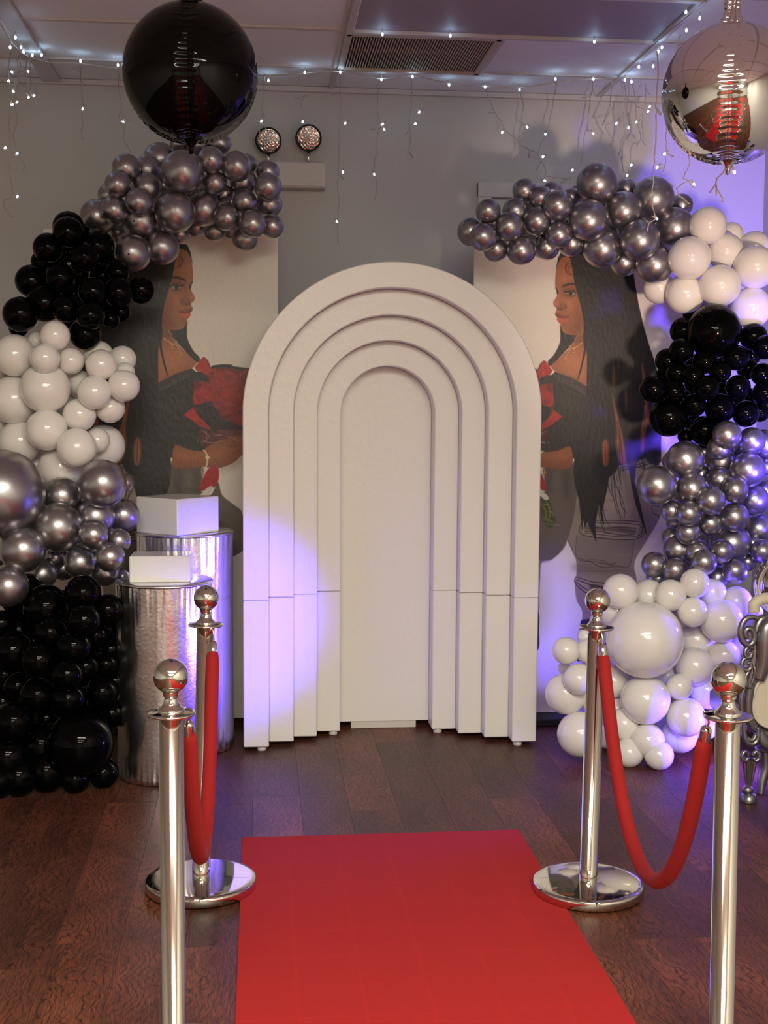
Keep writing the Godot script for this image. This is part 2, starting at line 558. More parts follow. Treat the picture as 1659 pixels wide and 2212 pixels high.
	fill([Vector2(209, 417), Vector2(193, 406), Vector2(143, 405), Vector2(143, 427), Vector2(122, 429), Vector2(103, 443), Vector2(65, 448), Vector2(65, 473), Vector2(203, 475)], Color8(20, 17, 19), 1.0, 1.00, true)
	fill([Vector2(265, 448), Vector2(262, 573), Vector2(247, 601), Vector2(203, 607), Vector2(110, 610), Vector2(28, 597), Vector2(-16, 515), Vector2(15, 434), Vector2(109, 413), Vector2(187, 410), Vector2(227, 429)], Color8(26, 18, 24), 1.0, 1.00, true)
	fill([Vector2(260, 442), Vector2(262, 570), Vector2(241, 585), Vector2(172, 579), Vector2(116, 597), Vector2(47, 591), Vector2(0, 515), Vector2(22, 440), Vector2(109, 422), Vector2(171, 413), Vector2(224, 426)], Color8(112, 14, 14), 2.0, 1.00, true)
	fill([Vector2(200, 504), Vector2(206, 519), Vector2(225, 531), Vector2(244, 533), Vector2(263, 521), Vector2(265, 504), Vector2(258, 489), Vector2(245, 477), Vector2(224, 475), Vector2(211, 487)], Color8(170, 26, 22), 1.6, 1.00, true)
	stroke([Vector2(215, 511), Vector2(223, 518), Vector2(234, 521), Vector2(245, 519), Vector2(253, 512), Vector2(255, 503), Vector2(251, 495)], 2.2, Color8(70, 6, 10), 1.0, 0.75)
	stroke([Vector2(250, 497), Vector2(244, 492), Vector2(235, 489), Vector2(226, 490), Vector2(219, 495), Vector2(216, 502)], 1.8, Color8(205, 48, 40), 1.2, 0.45)
	stroke([Vector2(221, 509), Vector2(226, 514), Vector2(234, 515), Vector2(241, 514), Vector2(246, 510), Vector2(248, 504), Vector2(246, 498)], 2.2, Color8(70, 6, 10), 1.0, 0.75)
	stroke([Vector2(244, 500), Vector2(240, 496), Vector2(235, 495), Vector2(229, 495), Vector2(225, 499), Vector2(222, 503)], 1.8, Color8(205, 48, 40), 1.2, 0.45)
	stroke([Vector2(227, 507), Vector2(230, 509), Vector2(234, 510), Vector2(238, 510), Vector2(241, 507), Vector2(242, 504), Vector2(240, 501)], 2.2, Color8(70, 6, 10), 1.0, 0.75)
	stroke([Vector2(239, 502), Vector2(237, 500), Vector2(234, 500), Vector2(232, 500), Vector2(229, 501), Vector2(229, 504)], 1.8, Color8(205, 48, 40), 1.2, 0.45)
	fill([Vector2(164, 451), Vector2(178, 468), Vector2(194, 482), Vector2(219, 486), Vector2(236, 472), Vector2(242, 451), Vector2(241, 434), Vector2(218, 420), Vector2(195, 416), Vector2(172, 430)], Color8(150, 20, 20), 1.6, 1.00, true)
	stroke([Vector2(226, 464), Vector2(231, 453), Vector2(229, 443), Vector2(220, 434), Vector2(206, 430), Vector2(193, 433), Vector2(183, 441)], 2.2, Color8(70, 6, 10), 1.0, 0.75)
	stroke([Vector2(187, 440), Vector2(183, 449), Vector2(185, 458), Vector2(192, 465), Vector2(202, 469), Vector2(213, 468)], 1.8, Color8(205, 48, 40), 1.2, 0.45)
	stroke([Vector2(219, 460), Vector2(223, 452), Vector2(221, 445), Vector2(215, 440), Vector2(206, 437), Vector2(197, 439), Vector2(191, 444)], 2.2, Color8(70, 6, 10), 1.0, 0.75)
	stroke([Vector2(194, 444), Vector2(192, 450), Vector2(193, 455), Vector2(197, 460), Vector2(203, 462), Vector2(211, 462)], 1.8, Color8(205, 48, 40), 1.2, 0.45)
	stroke([Vector2(213, 456), Vector2(215, 452), Vector2(214, 448), Vector2(211, 445), Vector2(206, 443), Vector2(201, 444), Vector2(198, 447)], 2.2, Color8(70, 6, 10), 1.0, 0.75)
	stroke([Vector2(200, 448), Vector2(199, 450), Vector2(199, 453), Vector2(202, 455), Vector2(205, 456), Vector2(208, 456)], 1.8, Color8(205, 48, 40), 1.2, 0.45)
	fill([Vector2(127, 453), Vector2(131, 474), Vector2(149, 484), Vector2(174, 483), Vector2(191, 473), Vector2(206, 454), Vector2(195, 433), Vector2(173, 423), Vector2(149, 425), Vector2(128, 434)], Color8(160, 22, 20), 1.6, 1.00, true)
	stroke([Vector2(174, 435), Vector2(160, 433), Vector2(147, 437), Vector2(138, 446), Vector2(137, 457), Vector2(143, 467), Vector2(155, 473)], 2.2, Color8(70, 6, 10), 1.0, 0.75)
	stroke([Vector2(153, 471), Vector2(165, 472), Vector2(175, 469), Vector2(183, 462), Vector2(185, 453), Vector2(182, 444)], 1.8, Color8(205, 48, 40), 1.2, 0.45)
	stroke([Vector2(170, 441), Vector2(161, 440), Vector2(152, 442), Vector2(147, 448), Vector2(145, 456), Vector2(149, 462), Vector2(157, 467)], 2.2, Color8(70, 6, 10), 1.0, 0.75)
	stroke([Vector2(157, 464), Vector2(164, 465), Vector2(171, 463), Vector2(175, 459), Vector2(177, 453), Vector2(175, 448)], 1.8, Color8(205, 48, 40), 1.2, 0.45)
	stroke([Vector2(166, 447), Vector2(161, 446), Vector2(156, 448), Vector2(153, 451), Vector2(153, 455), Vector2(155, 459), Vector2(159, 461)], 2.2, Color8(70, 6, 10), 1.0, 0.75)
	stroke([Vector2(160, 459), Vector2(163, 459), Vector2(166, 458), Vector2(168, 456), Vector2(169, 454), Vector2(168, 451)], 1.8, Color8(205, 48, 40), 1.2, 0.45)
	fill([Vector2(90, 481), Vector2(91, 499), Vector2(112, 511), Vector2(136, 515), Vector2(156, 503), Vector2(169, 482), Vector2(155, 464), Vector2(136, 452), Vector2(111, 448), Vector2(92, 459)], Color8(150, 18, 18), 1.6, 1.00, true)
	stroke([Vector2(121, 461), Vector2(108, 466), Vector2(100, 475), Vector2(100, 486), Vector2(107, 496), Vector2(119, 502), Vector2(133, 501)], 2.2, Color8(70, 6, 10), 1.0, 0.75)
	stroke([Vector2(130, 499), Vector2(140, 495), Vector2(147, 488), Vector2(148, 479), Vector2(143, 470), Vector2(134, 465)], 1.8, Color8(205, 48, 40), 1.2, 0.45)
	stroke([Vector2(122, 468), Vector2(114, 471), Vector2(109, 477), Vector2(108, 485), Vector2(113, 491), Vector2(121, 495), Vector2(130, 494)], 2.2, Color8(70, 6, 10), 1.0, 0.75)
	stroke([Vector2(128, 493), Vector2(135, 490), Vector2(139, 485), Vector2(139, 480), Vector2(136, 474), Vector2(131, 471)], 1.8, Color8(205, 48, 40), 1.2, 0.45)
	stroke([Vector2(124, 474), Vector2(119, 476), Vector2(116, 479), Vector2(116, 483), Vector2(118, 487), Vector2(123, 489), Vector2(128, 489)], 2.2, Color8(70, 6, 10), 1.0, 0.75)
	stroke([Vector2(126, 487), Vector2(130, 486), Vector2(131, 484), Vector2(132, 481), Vector2(130, 478), Vector2(128, 476)], 1.8, Color8(205, 48, 40), 1.2, 0.45)
	fill([Vector2(135, 494), Vector2(148, 513), Vector2(165, 526), Vector2(187, 524), Vector2(204, 511), Vector2(207, 495), Vector2(206, 476), Vector2(186, 462), Vector2(165, 464), Vector2(146, 478)], Color8(165, 24, 22), 1.6, 1.00, true)
	stroke([Vector2(184, 512), Vector2(193, 506), Vector2(198, 496), Vector2(196, 486), Vector2(187, 479), Vector2(175, 476), Vector2(163, 478)], 2.2, Color8(70, 6, 10), 1.0, 0.75)
	stroke([Vector2(166, 479), Vector2(158, 484), Vector2(154, 492), Vector2(155, 500), Vector2(162, 507), Vector2(171, 511)], 1.8, Color8(205, 48, 40), 1.2, 0.45)
	stroke([Vector2(181, 506), Vector2(187, 502), Vector2(190, 495), Vector2(189, 489), Vector2(183, 484), Vector2(175, 482), Vector2(167, 483)], 2.2, Color8(70, 6, 10), 1.0, 0.75)
	stroke([Vector2(169, 485), Vector2(164, 488), Vector2(162, 493), Vector2(163, 498), Vector2(167, 502), Vector2(172, 504)], 1.8, Color8(205, 48, 40), 1.2, 0.45)
	stroke([Vector2(178, 501), Vector2(182, 499), Vector2(183, 495), Vector2(183, 491), Vector2(180, 489), Vector2(175, 487), Vector2(170, 488)], 2.2, Color8(70, 6, 10), 1.0, 0.75)
	stroke([Vector2(172, 490), Vector2(170, 491), Vector2(169, 493), Vector2(169, 496), Vector2(171, 498), Vector2(174, 499)], 1.8, Color8(205, 48, 40), 1.2, 0.45)
	fill([Vector2(106, 528), Vector2(106, 547), Vector2(128, 557), Vector2(152, 560), Vector2(173, 550), Vector2(185, 529), Vector2(170, 510), Vector2(152, 500), Vector2(127, 497), Vector2(109, 507)], Color8(150, 20, 18), 1.6, 1.00, true)
	stroke([Vector2(130, 509), Vector2(119, 517), Vector2(115, 527), Vector2(118, 538), Vector2(128, 546), Vector2(142, 549), Vector2(155, 546)], 2.2, Color8(70, 6, 10), 1.0, 0.75)
	stroke([Vector2(151, 545), Vector2(160, 539), Vector2(164, 530), Vector2(162, 521), Vector2(155, 514), Vector2(144, 510)], 1.8, Color8(205, 48, 40), 1.2, 0.45)
	stroke([Vector2(134, 516), Vector2(127, 521), Vector2(124, 528), Vector2(126, 535), Vector2(132, 540), Vector2(141, 542), Vector2(150, 540)], 2.2, Color8(70, 6, 10), 1.0, 0.75)
	stroke([Vector2(148, 539), Vector2(153, 535), Vector2(155, 530), Vector2(154, 524), Vector2(150, 519), Vector2(143, 517)], 1.8, Color8(205, 48, 40), 1.2, 0.45)
	stroke([Vector2(137, 521), Vector2(133, 524), Vector2(131, 528), Vector2(132, 532), Vector2(136, 535), Vector2(141, 536), Vector2(146, 535)], 2.2, Color8(70, 6, 10), 1.0, 0.75)
	stroke([Vector2(144, 533), Vector2(147, 531), Vector2(147, 529), Vector2(147, 526), Vector2(145, 524), Vector2(142, 523)], 1.8, Color8(205, 48, 40), 1.2, 0.45)
	fill([Vector2(46, 450), Vector2(60, 467), Vector2(80, 481), Vector2(104, 485), Vector2(123, 471), Vector2(125, 450), Vector2(124, 433), Vector2(104, 419), Vector2(80, 415), Vector2(59, 429)], Color8(140, 18, 18), 1.6, 1.00, true)
	stroke([Vector2(96, 470), Vector2(108, 465), Vector2(115, 456), Vector2(115, 444), Vector2(108, 435), Vector2(95, 430), Vector2(82, 431)], 2.2, Color8(70, 6, 10), 1.0, 0.75)
	stroke([Vector2(85, 432), Vector2(75, 437), Vector2(68, 444), Vector2(68, 453), Vector2(73, 461), Vector2(82, 467)], 1.8, Color8(205, 48, 40), 1.2, 0.45)
	stroke([Vector2(94, 464), Vector2(102, 460), Vector2(107, 454), Vector2(107, 446), Vector2(102, 440), Vector2(94, 436), Vector2(84, 437)], 2.2, Color8(70, 6, 10), 1.0, 0.75)
	stroke([Vector2(87, 439), Vector2(81, 442), Vector2(77, 446), Vector2(76, 452), Vector2(79, 457), Vector2(85, 461)], 1.8, Color8(205, 48, 40), 1.2, 0.45)
	stroke([Vector2(93, 458), Vector2(97, 456), Vector2(100, 452), Vector2(100, 448), Vector2(97, 444), Vector2(92, 442), Vector2(87, 443)], 2.2, Color8(70, 6, 10), 1.0, 0.75)
	stroke([Vector2(89, 444), Vector2(86, 446), Vector2(84, 448), Vector2(84, 451), Vector2(85, 453), Vector2(88, 455)], 1.8, Color8(205, 48, 40), 1.2, 0.45)
	fill([Vector2(39, 509), Vector2(45, 531), Vector2(63, 548), Vector2(91, 546), Vector2(110, 530), Vector2(126, 510), Vector2(114, 488), Vector2(90, 471), Vector2(64, 472), Vector2(40, 489)], Color8(155, 22, 20), 1.6, 1.00, true)
	stroke([Vector2(95, 491), Vector2(81, 487), Vector2(66, 489), Vector2(54, 497), Vector2(50, 509), Vector2(54, 521), Vector2(65, 529)], 2.2, Color8(70, 6, 10), 1.0, 0.75)
	stroke([Vector2(64, 526), Vector2(76, 529), Vector2(88, 528), Vector2(98, 521), Vector2(103, 512), Vector2(102, 502)], 1.8, Color8(205, 48, 40), 1.2, 0.45)
	stroke([Vector2(89, 497), Vector2(80, 494), Vector2(70, 496), Vector2(62, 501), Vector2(60, 509), Vector2(62, 517), Vector2(70, 523)], 2.2, Color8(70, 6, 10), 1.0, 0.75)
	stroke([Vector2(70, 520), Vector2(77, 522), Vector2(85, 521), Vector2(91, 517), Vector2(94, 511), Vector2(93, 505)], 1.8, Color8(205, 48, 40), 1.2, 0.45)
	stroke([Vector2(85, 503), Vector2(79, 501), Vector2(74, 502), Vector2(69, 505), Vector2(68, 509), Vector2(69, 513), Vector2(73, 517)], 2.2, Color8(70, 6, 10), 1.0, 0.75)
	stroke([Vector2(74, 514), Vector2(78, 515), Vector2(81, 515), Vector2(84, 513), Vector2(86, 510), Vector2(85, 507)], 1.8, Color8(205, 48, 40), 1.2, 0.45)
	fill([Vector2(163, 541), Vector2(165, 553), Vector2(180, 563), Vector2(195, 563), Vector2(210, 554), Vector2(214, 542), Vector2(205, 529), Vector2(195, 520), Vector2(179, 519), Vector2(169, 529)], Color8(140, 18, 18), 1.6, 1.00, true)
	stroke([Vector2(172, 537), Vector2(172, 544), Vector2(176, 550), Vector2(183, 554), Vector2(192, 554), Vector2(200, 550), Vector2(204, 544)], 2.2, Color8(70, 6, 10), 1.0, 0.75)
	stroke([Vector2(201, 545), Vector2(202, 539), Vector2(199, 534), Vector2(193, 530), Vector2(185, 530), Vector2(179, 532)], 1.8, Color8(205, 48, 40), 1.2, 0.45)
	stroke([Vector2(177, 538), Vector2(177, 543), Vector2(180, 547), Vector2(185, 550), Vector2(191, 550), Vector2(196, 547), Vector2(198, 543)], 2.2, Color8(70, 6, 10), 1.0, 0.75)
	stroke([Vector2(196, 543), Vector2(196, 540), Vector2(195, 536), Vector2(191, 534), Vector2(186, 534), Vector2(182, 535)], 1.8, Color8(205, 48, 40), 1.2, 0.45)
	stroke([Vector2(182, 539), Vector2(182, 542), Vector2(183, 544), Vector2(186, 546), Vector2(189, 546), Vector2(192, 545), Vector2(194, 542)], 2.2, Color8(70, 6, 10), 1.0, 0.75)
	stroke([Vector2(192, 542), Vector2(192, 540), Vector2(191, 539), Vector2(189, 538), Vector2(187, 538), Vector2(185, 539)], 1.8, Color8(205, 48, 40), 1.2, 0.45)
	fill([Vector2(6, 474), Vector2(7, 494), Vector2(27, 503), Vector2(52, 505), Vector2(71, 496), Vector2(85, 475), Vector2(71, 455), Vector2(52, 446), Vector2(27, 444), Vector2(7, 453)], Color8(150, 20, 20), 1.6, 1.00, true)
	stroke([Vector2(41, 454), Vector2(28, 456), Vector2(18, 464), Vector2(15, 475), Vector2(19, 486), Vector2(30, 493), Vector2(44, 495)], 2.2, Color8(70, 6, 10), 1.0, 0.75)
	stroke([Vector2(41, 493), Vector2(52, 490), Vector2(60, 484), Vector2(64, 475), Vector2(61, 466), Vector2(54, 459)], 1.8, Color8(205, 48, 40), 1.2, 0.45)
	stroke([Vector2(41, 461), Vector2(32, 462), Vector2(25, 468), Vector2(23, 475), Vector2(26, 482), Vector2(34, 487), Vector2(43, 488)], 2.2, Color8(70, 6, 10), 1.0, 0.75)
	stroke([Vector2(41, 486), Vector2(48, 484), Vector2(53, 480), Vector2(55, 475), Vector2(54, 469), Vector2(49, 465)], 1.8, Color8(205, 48, 40), 1.2, 0.45)
	stroke([Vector2(41, 467), Vector2(36, 468), Vector2(32, 471), Vector2(31, 475), Vector2(33, 479), Vector2(37, 482), Vector2(42, 482)], 2.2, Color8(70, 6, 10), 1.0, 0.75)
	stroke([Vector2(41, 480), Vector2(44, 479), Vector2(46, 477), Vector2(47, 475), Vector2(47, 472), Vector2(44, 470)], 1.8, Color8(205, 48, 40), 1.2, 0.45)
	fill([Vector2(85, 563), Vector2(92, 579), Vector2(105, 591), Vector2(126, 590), Vector2(139, 578), Vector2(149, 563), Vector2(144, 546), Vector2(125, 534), Vector2(106, 536), Vector2(87, 548)], Color8(140, 16, 18), 1.6, 1.00, true)
	stroke([Vector2(136, 558), Vector2(130, 550), Vector2(119, 546), Vector2(108, 547), Vector2(99, 553), Vector2(95, 561), Vector2(97, 570)], 2.2, Color8(70, 6, 10), 1.0, 0.75)
	stroke([Vector2(98, 568), Vector2(104, 574), Vector2(112, 578), Vector2(122, 577), Vector2(130, 573), Vector2(134, 567)], 1.8, Color8(205, 48, 40), 1.2, 0.45)
	stroke([Vector2(129, 560), Vector2(125, 554), Vector2(118, 552), Vector2(110, 552), Vector2(104, 556), Vector2(102, 562), Vector2(103, 568)], 2.2, Color8(70, 6, 10), 1.0, 0.75)
	stroke([Vector2(105, 566), Vector2(108, 570), Vector2(114, 572), Vector2(120, 572), Vector2(125, 569), Vector2(127, 565)], 1.8, Color8(205, 48, 40), 1.2, 0.45)
	stroke([Vector2(123, 561), Vector2(121, 558), Vector2(117, 557), Vector2(113, 557), Vector2(109, 559), Vector2(108, 562), Vector2(109, 566)], 2.2, Color8(70, 6, 10), 1.0, 0.75)
	stroke([Vector2(111, 564), Vector2(112, 566), Vector2(115, 567), Vector2(118, 567), Vector2(120, 566), Vector2(121, 564)], 1.8, Color8(205, 48, 40), 1.2, 0.45)
	fill([Vector2(235, 383), Vector2(228, 381), Vector2(205, 423), Vector2(218, 434), Vector2(252, 425), Vector2(259, 414)], Color8(178, 30, 26), 1.0, 1.00, false)
	fill([Vector2(228, 383), Vector2(218, 392), Vector2(205, 422), Vector2(215, 412)], Color8(120, 14, 16), 1.5, 1.00, false)
	fill([Vector2(267, 428), Vector2(240, 428), Vector2(218, 440), Vector2(215, 459), Vector2(237, 456), Vector2(261, 453)], Color8(40, 34, 38), 1.0, 1.00, false)
	fill([Vector2(259, 532), Vector2(209, 518), Vector2(175, 573), Vector2(119, 597), Vector2(122, 605), Vector2(203, 604), Vector2(247, 564)], Color8(30, 20, 32), 1.0, 1.00, false)
	fill([Vector2(295, 561), Vector2(264, 537), Vector2(253, 561), Vector2(213, 598), Vector2(210, 610), Vector2(250, 593)], Color8(166, 24, 22), 1.0, 1.00, false)
	fill([Vector2(287, 561), Vector2(264, 545), Vector2(247, 570), Vector2(262, 576)], Color8(190, 40, 34), 2.0, 0.60, true)
	fill([Vector2(247, 601), Vector2(203, 607), Vector2(119, 604), Vector2(78, 597), Vector2(91, 660), Vector2(172, 661), Vector2(226, 667), Vector2(241, 642)], Color8(86, 26, 32), 3.0, 0.90, true)
	fill([Vector2(335, 717), Vector2(238, 722), Vector2(245, 793), Vector2(211, 812), Vector2(189, 771), Vector2(176, 812), Vector2(142, 841), Vector2(111, 876), Vector2(111, 990), Vector2(268, 1021), Vector2(336, 894)], Color8(98, 88, 82), 1.2, 1.00, true)
	fill([Vector2(322, 727), Vector2(298, 727), Vector2(304, 815), Vector2(323, 815)], Color8(40, 34, 34), 10.0, 0.45, true)
	fill([Vector2(263, 727), Vector2(238, 727), Vector2(242, 809), Vector2(264, 809)], Color8(48, 41, 40), 8.0, 0.35, true)
	fill([Vector2(323, 658), Vector2(278, 670), Vector2(238, 673), Vector2(210, 654), Vector2(172, 639), Vector2(119, 623), Vector2(91, 635), Vector2(97, 667), Vector2(116, 689), Vector2(141, 711), Vector2(188, 728), Vector2(235, 724), Vector2(322, 725)], Color8(142, 80, 50), 1.2, 1.00, true)
	fill([Vector2(313, 673), Vector2(238, 683), Vector2(172, 661), Vector2(141, 667), Vector2(204, 698), Vector2(313, 695)], Color8(200, 134, 92), 14.0, 0.50, true)
	fill([Vector2(319, 714), Vector2(188, 722), Vector2(141, 705), Vector2(110, 679), Vector2(97, 660), Vector2(110, 698), Vector2(173, 731), Vector2(319, 728)], Color8(112, 62, 40), 14.0, 0.60, true)
	stroke([Vector2(163, 654), Vector2(138, 659), Vector2(122, 654)], 5.0, Color8(112, 62, 40), 2.0, 0.70)
	stroke([Vector2(241, 607), Vector2(219, 623), Vector2(213, 636)], 2.0, Color8(225, 205, 205), 0.7, 0.65)
	stroke([Vector2(228, 610), Vector2(222, 636), Vector2(241, 648)], 2.0, Color8(225, 205, 205), 0.7, 0.65)
	stroke([Vector2(241, 642), Vector2(204, 648), Vector2(172, 639)], 2.0, Color8(225, 205, 205), 0.7, 0.65)
	stroke([Vector2(247, 639), Vector2(253, 648)], 2.0, Color8(225, 205, 205), 0.7, 0.65)
	stroke([Vector2(203, 626), Vector2(175, 623)], 2.0, Color8(225, 205, 205), 0.7, 0.65)
	stroke([Vector2(157, 627), Vector2(121, 643)], 2.0, Color8(225, 205, 205), 0.7, 0.65)
	stroke([Vector2(235, 670), Vector2(226, 678), Vector2(221, 695), Vector2(223, 717), Vector2(227, 725)], 5.5, Color8(222, 205, 170), 0.7, 1.00)
	fill([Vector2(227, 722), Vector2(220, 727), Vector2(214, 736), Vector2(220, 741), Vector2(229, 736), Vector2(232, 730)], Color8(228, 212, 178), 0.8, 1.00, true)
	fill([Vector2(226, 691), Vector2(215, 691), Vector2(216, 698), Vector2(226, 698)], Color8(228, 212, 178), 0.8, 1.00, true)
	stroke([Vector2(240, 727), Vector2(238, 739), Vector2(239, 755)], 3.0, Color8(200, 165, 100), 0.7, 1.00)
	stroke([Vector2(245, 739), Vector2(234, 740)], 3.0, Color8(200, 165, 100), 0.7, 1.00)
	stroke([Vector2(246, 744), Vector2(243, 743)], 3.0, Color8(200, 165, 100), 0.7, 1.00)
	fill([Vector2(216, 728), Vector2(188, 728), Vector2(188, 768), Vector2(204, 790), Vector2(233, 799), Vector2(245, 793), Vector2(240, 771)], Color8(168, 22, 30), 1.2, 1.00, true)
	fill([Vector2(233, 799), Vector2(214, 784), Vector2(204, 787), Vector2(208, 799), Vector2(217, 807), Vector2(229, 807)], Color8(205, 200, 195), 0.9, 1.00, true)
	fill([Vector2(218, 829), Vector2(255, 829), Vector2(267, 865), Vector2(279, 902), Vector2(261, 920), Vector2(242, 909), Vector2(226, 869)], Color8(60, 66, 34), 2.0, 0.85, true)
	stroke([Vector2(226, 836), Vector2(245, 869), Vector2(242, 902)], 2.2, Color8(150, 160, 80), 0.7, 0.80)
	stroke([Vector2(244, 829), Vector2(260, 865), Vector2(253, 902)], 2.2, Color8(150, 160, 80), 0.7, 0.80)
	stroke([Vector2(234, 887), Vector2(257, 895), Vector2(279, 906)], 2.2, Color8(150, 160, 80), 0.7, 0.80)
	stroke([Vector2(232, 847), Vector2(248, 843), Vector2(260, 858)], 2.2, Color8(150, 160, 80), 0.7, 0.80)
	stroke([Vector2(252, 865), Vector2(269, 873), Vector2(268, 884)], 2.2, Color8(150, 160, 80), 0.7, 0.80)
	stroke([Vector2(238, 906), Vector2(264, 909), Vector2(291, 913)], 2.2, Color8(150, 160, 80), 0.7, 0.80)
	fill([Vector2(221, 798), Vector2(244, 810), Vector2(254, 825), Vector2(241, 829), Vector2(229, 818), Vector2(222, 814)], Color8(215, 210, 200), 0.8, 1.00, true)
	fill([Vector2(280, 57), Vector2(271, 76), Vector2(264, 103), Vector2(262, 130), Vector2(263, 149), Vector2(270, 165), Vector2(268, 177), Vector2(261, 190), Vector2(257, 198), Vector2(260, 209), Vector2(268, 215), Vector2(268, 223), Vector2(264, 232), Vector2(266, 239), Vector2(271, 245), Vector2(270, 252), Vector2(276, 260), Vector2(282, 267), Vector2(283, 274), Vector2(287, 286), Vector2(297, 295), Vector2(313, 299), Vector2(337, 300), Vector2(359, 297), Vector2(369, 275), Vector2(363, 205), Vector2(346, 128), Vector2(320, 55)], Color8(164, 100, 66), 1.0, 1.00, true)
	fill([Vector2(339, 190), Vector2(360, 244), Vector2(359, 298), Vector2(317, 299), Vector2(293, 292), Vector2(317, 280), Vector2(332, 245)], Color8(112, 62, 40), 16.0, 0.75, true)
	fill([Vector2(281, 91), Vector2(301, 87), Vector2(313, 109), Vector2(306, 129), Vector2(278, 126), Vector2(271, 106)], Color8(200, 134, 92), 14.0, 0.55, true)
	fill([Vector2(295, 193), Vector2(315, 191), Vector2(323, 210), Vector2(308, 226), Vector2(295, 214)], Color8(200, 134, 92), 9.0, 0.55, true)
	fill([Vector2(261, 191), Vector2(269, 189), Vector2(273, 201), Vector2(267, 207), Vector2(260, 203)], Color8(206, 140, 98), 4.0, 0.70, true)
	fill([Vector2(276, 145), Vector2(281, 168), Vector2(275, 191), Vector2(271, 184)], Color8(200, 134, 92), 5.0, 0.40, true)
	fill([Vector2(279, 203), Vector2(296, 201), Vector2(299, 218), Vector2(286, 222), Vector2(274, 220)], Color8(112, 62, 40), 7.0, 0.55, true)
	fill([Vector2(269, 215), Vector2(279, 218), Vector2(288, 217), Vector2(284, 221), Vector2(272, 219)], Color8(60, 28, 20), 1.5, 0.85, true)
	stroke([Vector2(294, 202), Vector2(299, 210), Vector2(295, 219)], 3.0, Color8(70, 36, 26), 1.5, 0.60)
	fill([Vector2(282, 145), Vector2(332, 140), Vector2(335, 175), Vector2(299, 179), Vector2(279, 168)], Color8(120, 64, 44), 8.0, 0.50, true)
	fill([Vector2(283, 147), Vector2(293, 140), Vector2(309, 135), Vector2(326, 136), Vector2(327, 141), Vector2(311, 141), Vector2(295, 146)], Color8(44, 25, 20), 2.0, 1.00, true)
	fill([Vector2(299, 167), Vector2(310, 163), Vector2(322, 163), Vector2(328, 170), Vector2(319, 175), Vector2(307, 175)], Color8(168, 146, 134), 0.8, 1.00, true)
	fill([Vector2(307, 164), Vector2(318, 163), Vector2(319, 170), Vector2(315, 175), Vector2(308, 173)], Color8(34, 18, 14), 0.8, 1.00, true)
	stroke([Vector2(290, 162), Vector2(301, 164), Vector2(310, 161), Vector2(322, 161), Vector2(331, 167)], 4.5, Color8(18, 12, 12), 0.7, 1.00)
	stroke([Vector2(301, 170), Vector2(307, 176), Vector2(319, 177), Vector2(328, 172)], 2.0, Color8(30, 18, 16), 0.7, 1.00)
	stroke([Vector2(297, 158), Vector2(309, 154), Vector2(325, 156)], 2.0, Color8(60, 34, 26), 0.7, 0.80)
	stroke([Vector2(290, 159), Vector2(294, 165)], 2.2, Color8(18, 12, 12), 0.7, 1.00)
	stroke([Vector2(293, 158), Vector2(298, 164)], 2.2, Color8(18, 12, 12), 0.7, 1.00)
	stroke([Vector2(263, 150), Vector2(269, 159), Vector2(271, 168)], 3.5, Color8(24, 14, 12), 0.7, 1.00)
	fill([Vector2(268, 162), Vector2(274, 165), Vector2(271, 173), Vector2(268, 168)], Color8(24, 14, 12), 1.0, 0.80, true)
	fill([Vector2(264, 234), Vector2(269, 231), Vector2(278, 234), Vector2(292, 237), Vector2(309, 242), Vector2(294, 245), Vector2(274, 243), Vector2(266, 239)], Color8(140, 64, 48), 1.0, 1.00, true)
	fill([Vector2(271, 245), Vector2(284, 245), Vector2(307, 244), Vector2(301, 256), Vector2(289, 265), Vector2(279, 262), Vector2(272, 253)], Color8(186, 84, 62), 1.0, 1.00, true)
	fill([Vector2(278, 250), Vector2(292, 249), Vector2(291, 256), Vector2(281, 257)], Color8(212, 112, 88), 4.0, 0.60, true)
	stroke([Vector2(266, 239), Vector2(280, 244), Vector2(296, 245), Vector2(310, 242)], 2.4, Color8(70, 26, 22), 0.7, 1.00)
	fill([Vector2(282, 268), Vector2(304, 265), Vector2(301, 273), Vector2(285, 274)], Color8(112, 62, 40), 6.0, 0.50, true)
	fill([Vector2(368, 31), Vector2(312, 36), Vector2(280, 37), Vector2(270, 58), Vector2(265, 85), Vector2(264, 98), Vector2(270, 76), Vector2(280, 57), Vector2(300, 50), Vector2(309, 58), Vector2(317, 90), Vector2(324, 129), Vector2(331, 156), Vector2(339, 183), Vector2(349, 213), Vector2(358, 260), Vector2(359, 307), Vector2(367, 334), Vector2(371, 365), Vector2(372, 479), Vector2(373, 597), Vector2(366, 636), Vector2(362, 715), Vector2(415, 727), Vector2(496, 715), Vector2(569, 695), Vector2(602, 707), Vector2(622, 703), Vector2(622, 643), Vector2(624, 596), Vector2(612, 473), Vector2(607, 422), Vector2(593, 378), Vector2(572, 320), Vector2(554, 265), Vector2(536, 195), Vector2(524, 137), Vector2(517, 98), Vector2(480, 49)], Color8(24, 21, 21), 1.4, 1.00, false)
	stroke([Vector2(313, 71), Vector2(299, 79), Vector2(295, 92), Vector2(301, 105), Vector2(318, 112)], 2.0, Color8(40, 24, 20), 0.7, 0.75)
	stroke([Vector2(308, 64), Vector2(296, 76), Vector2(294, 91), Vector2(300, 100)], 2.0, Color8(40, 24, 20), 0.7, 0.75)
	stroke([Vector2(317, 79), Vector2(304, 87), Vector2(304, 100), Vector2(316, 109)], 2.0, Color8(40, 24, 20), 0.7, 0.75)
	fill([Vector2(356, 295), Vector2(365, 307), Vector2(367, 346), Vector2(357, 392), Vector2(350, 420), Vector2(340, 445), Vector2(352, 393), Vector2(360, 346)], Color8(24, 21, 21), 1.0, 1.00, true)
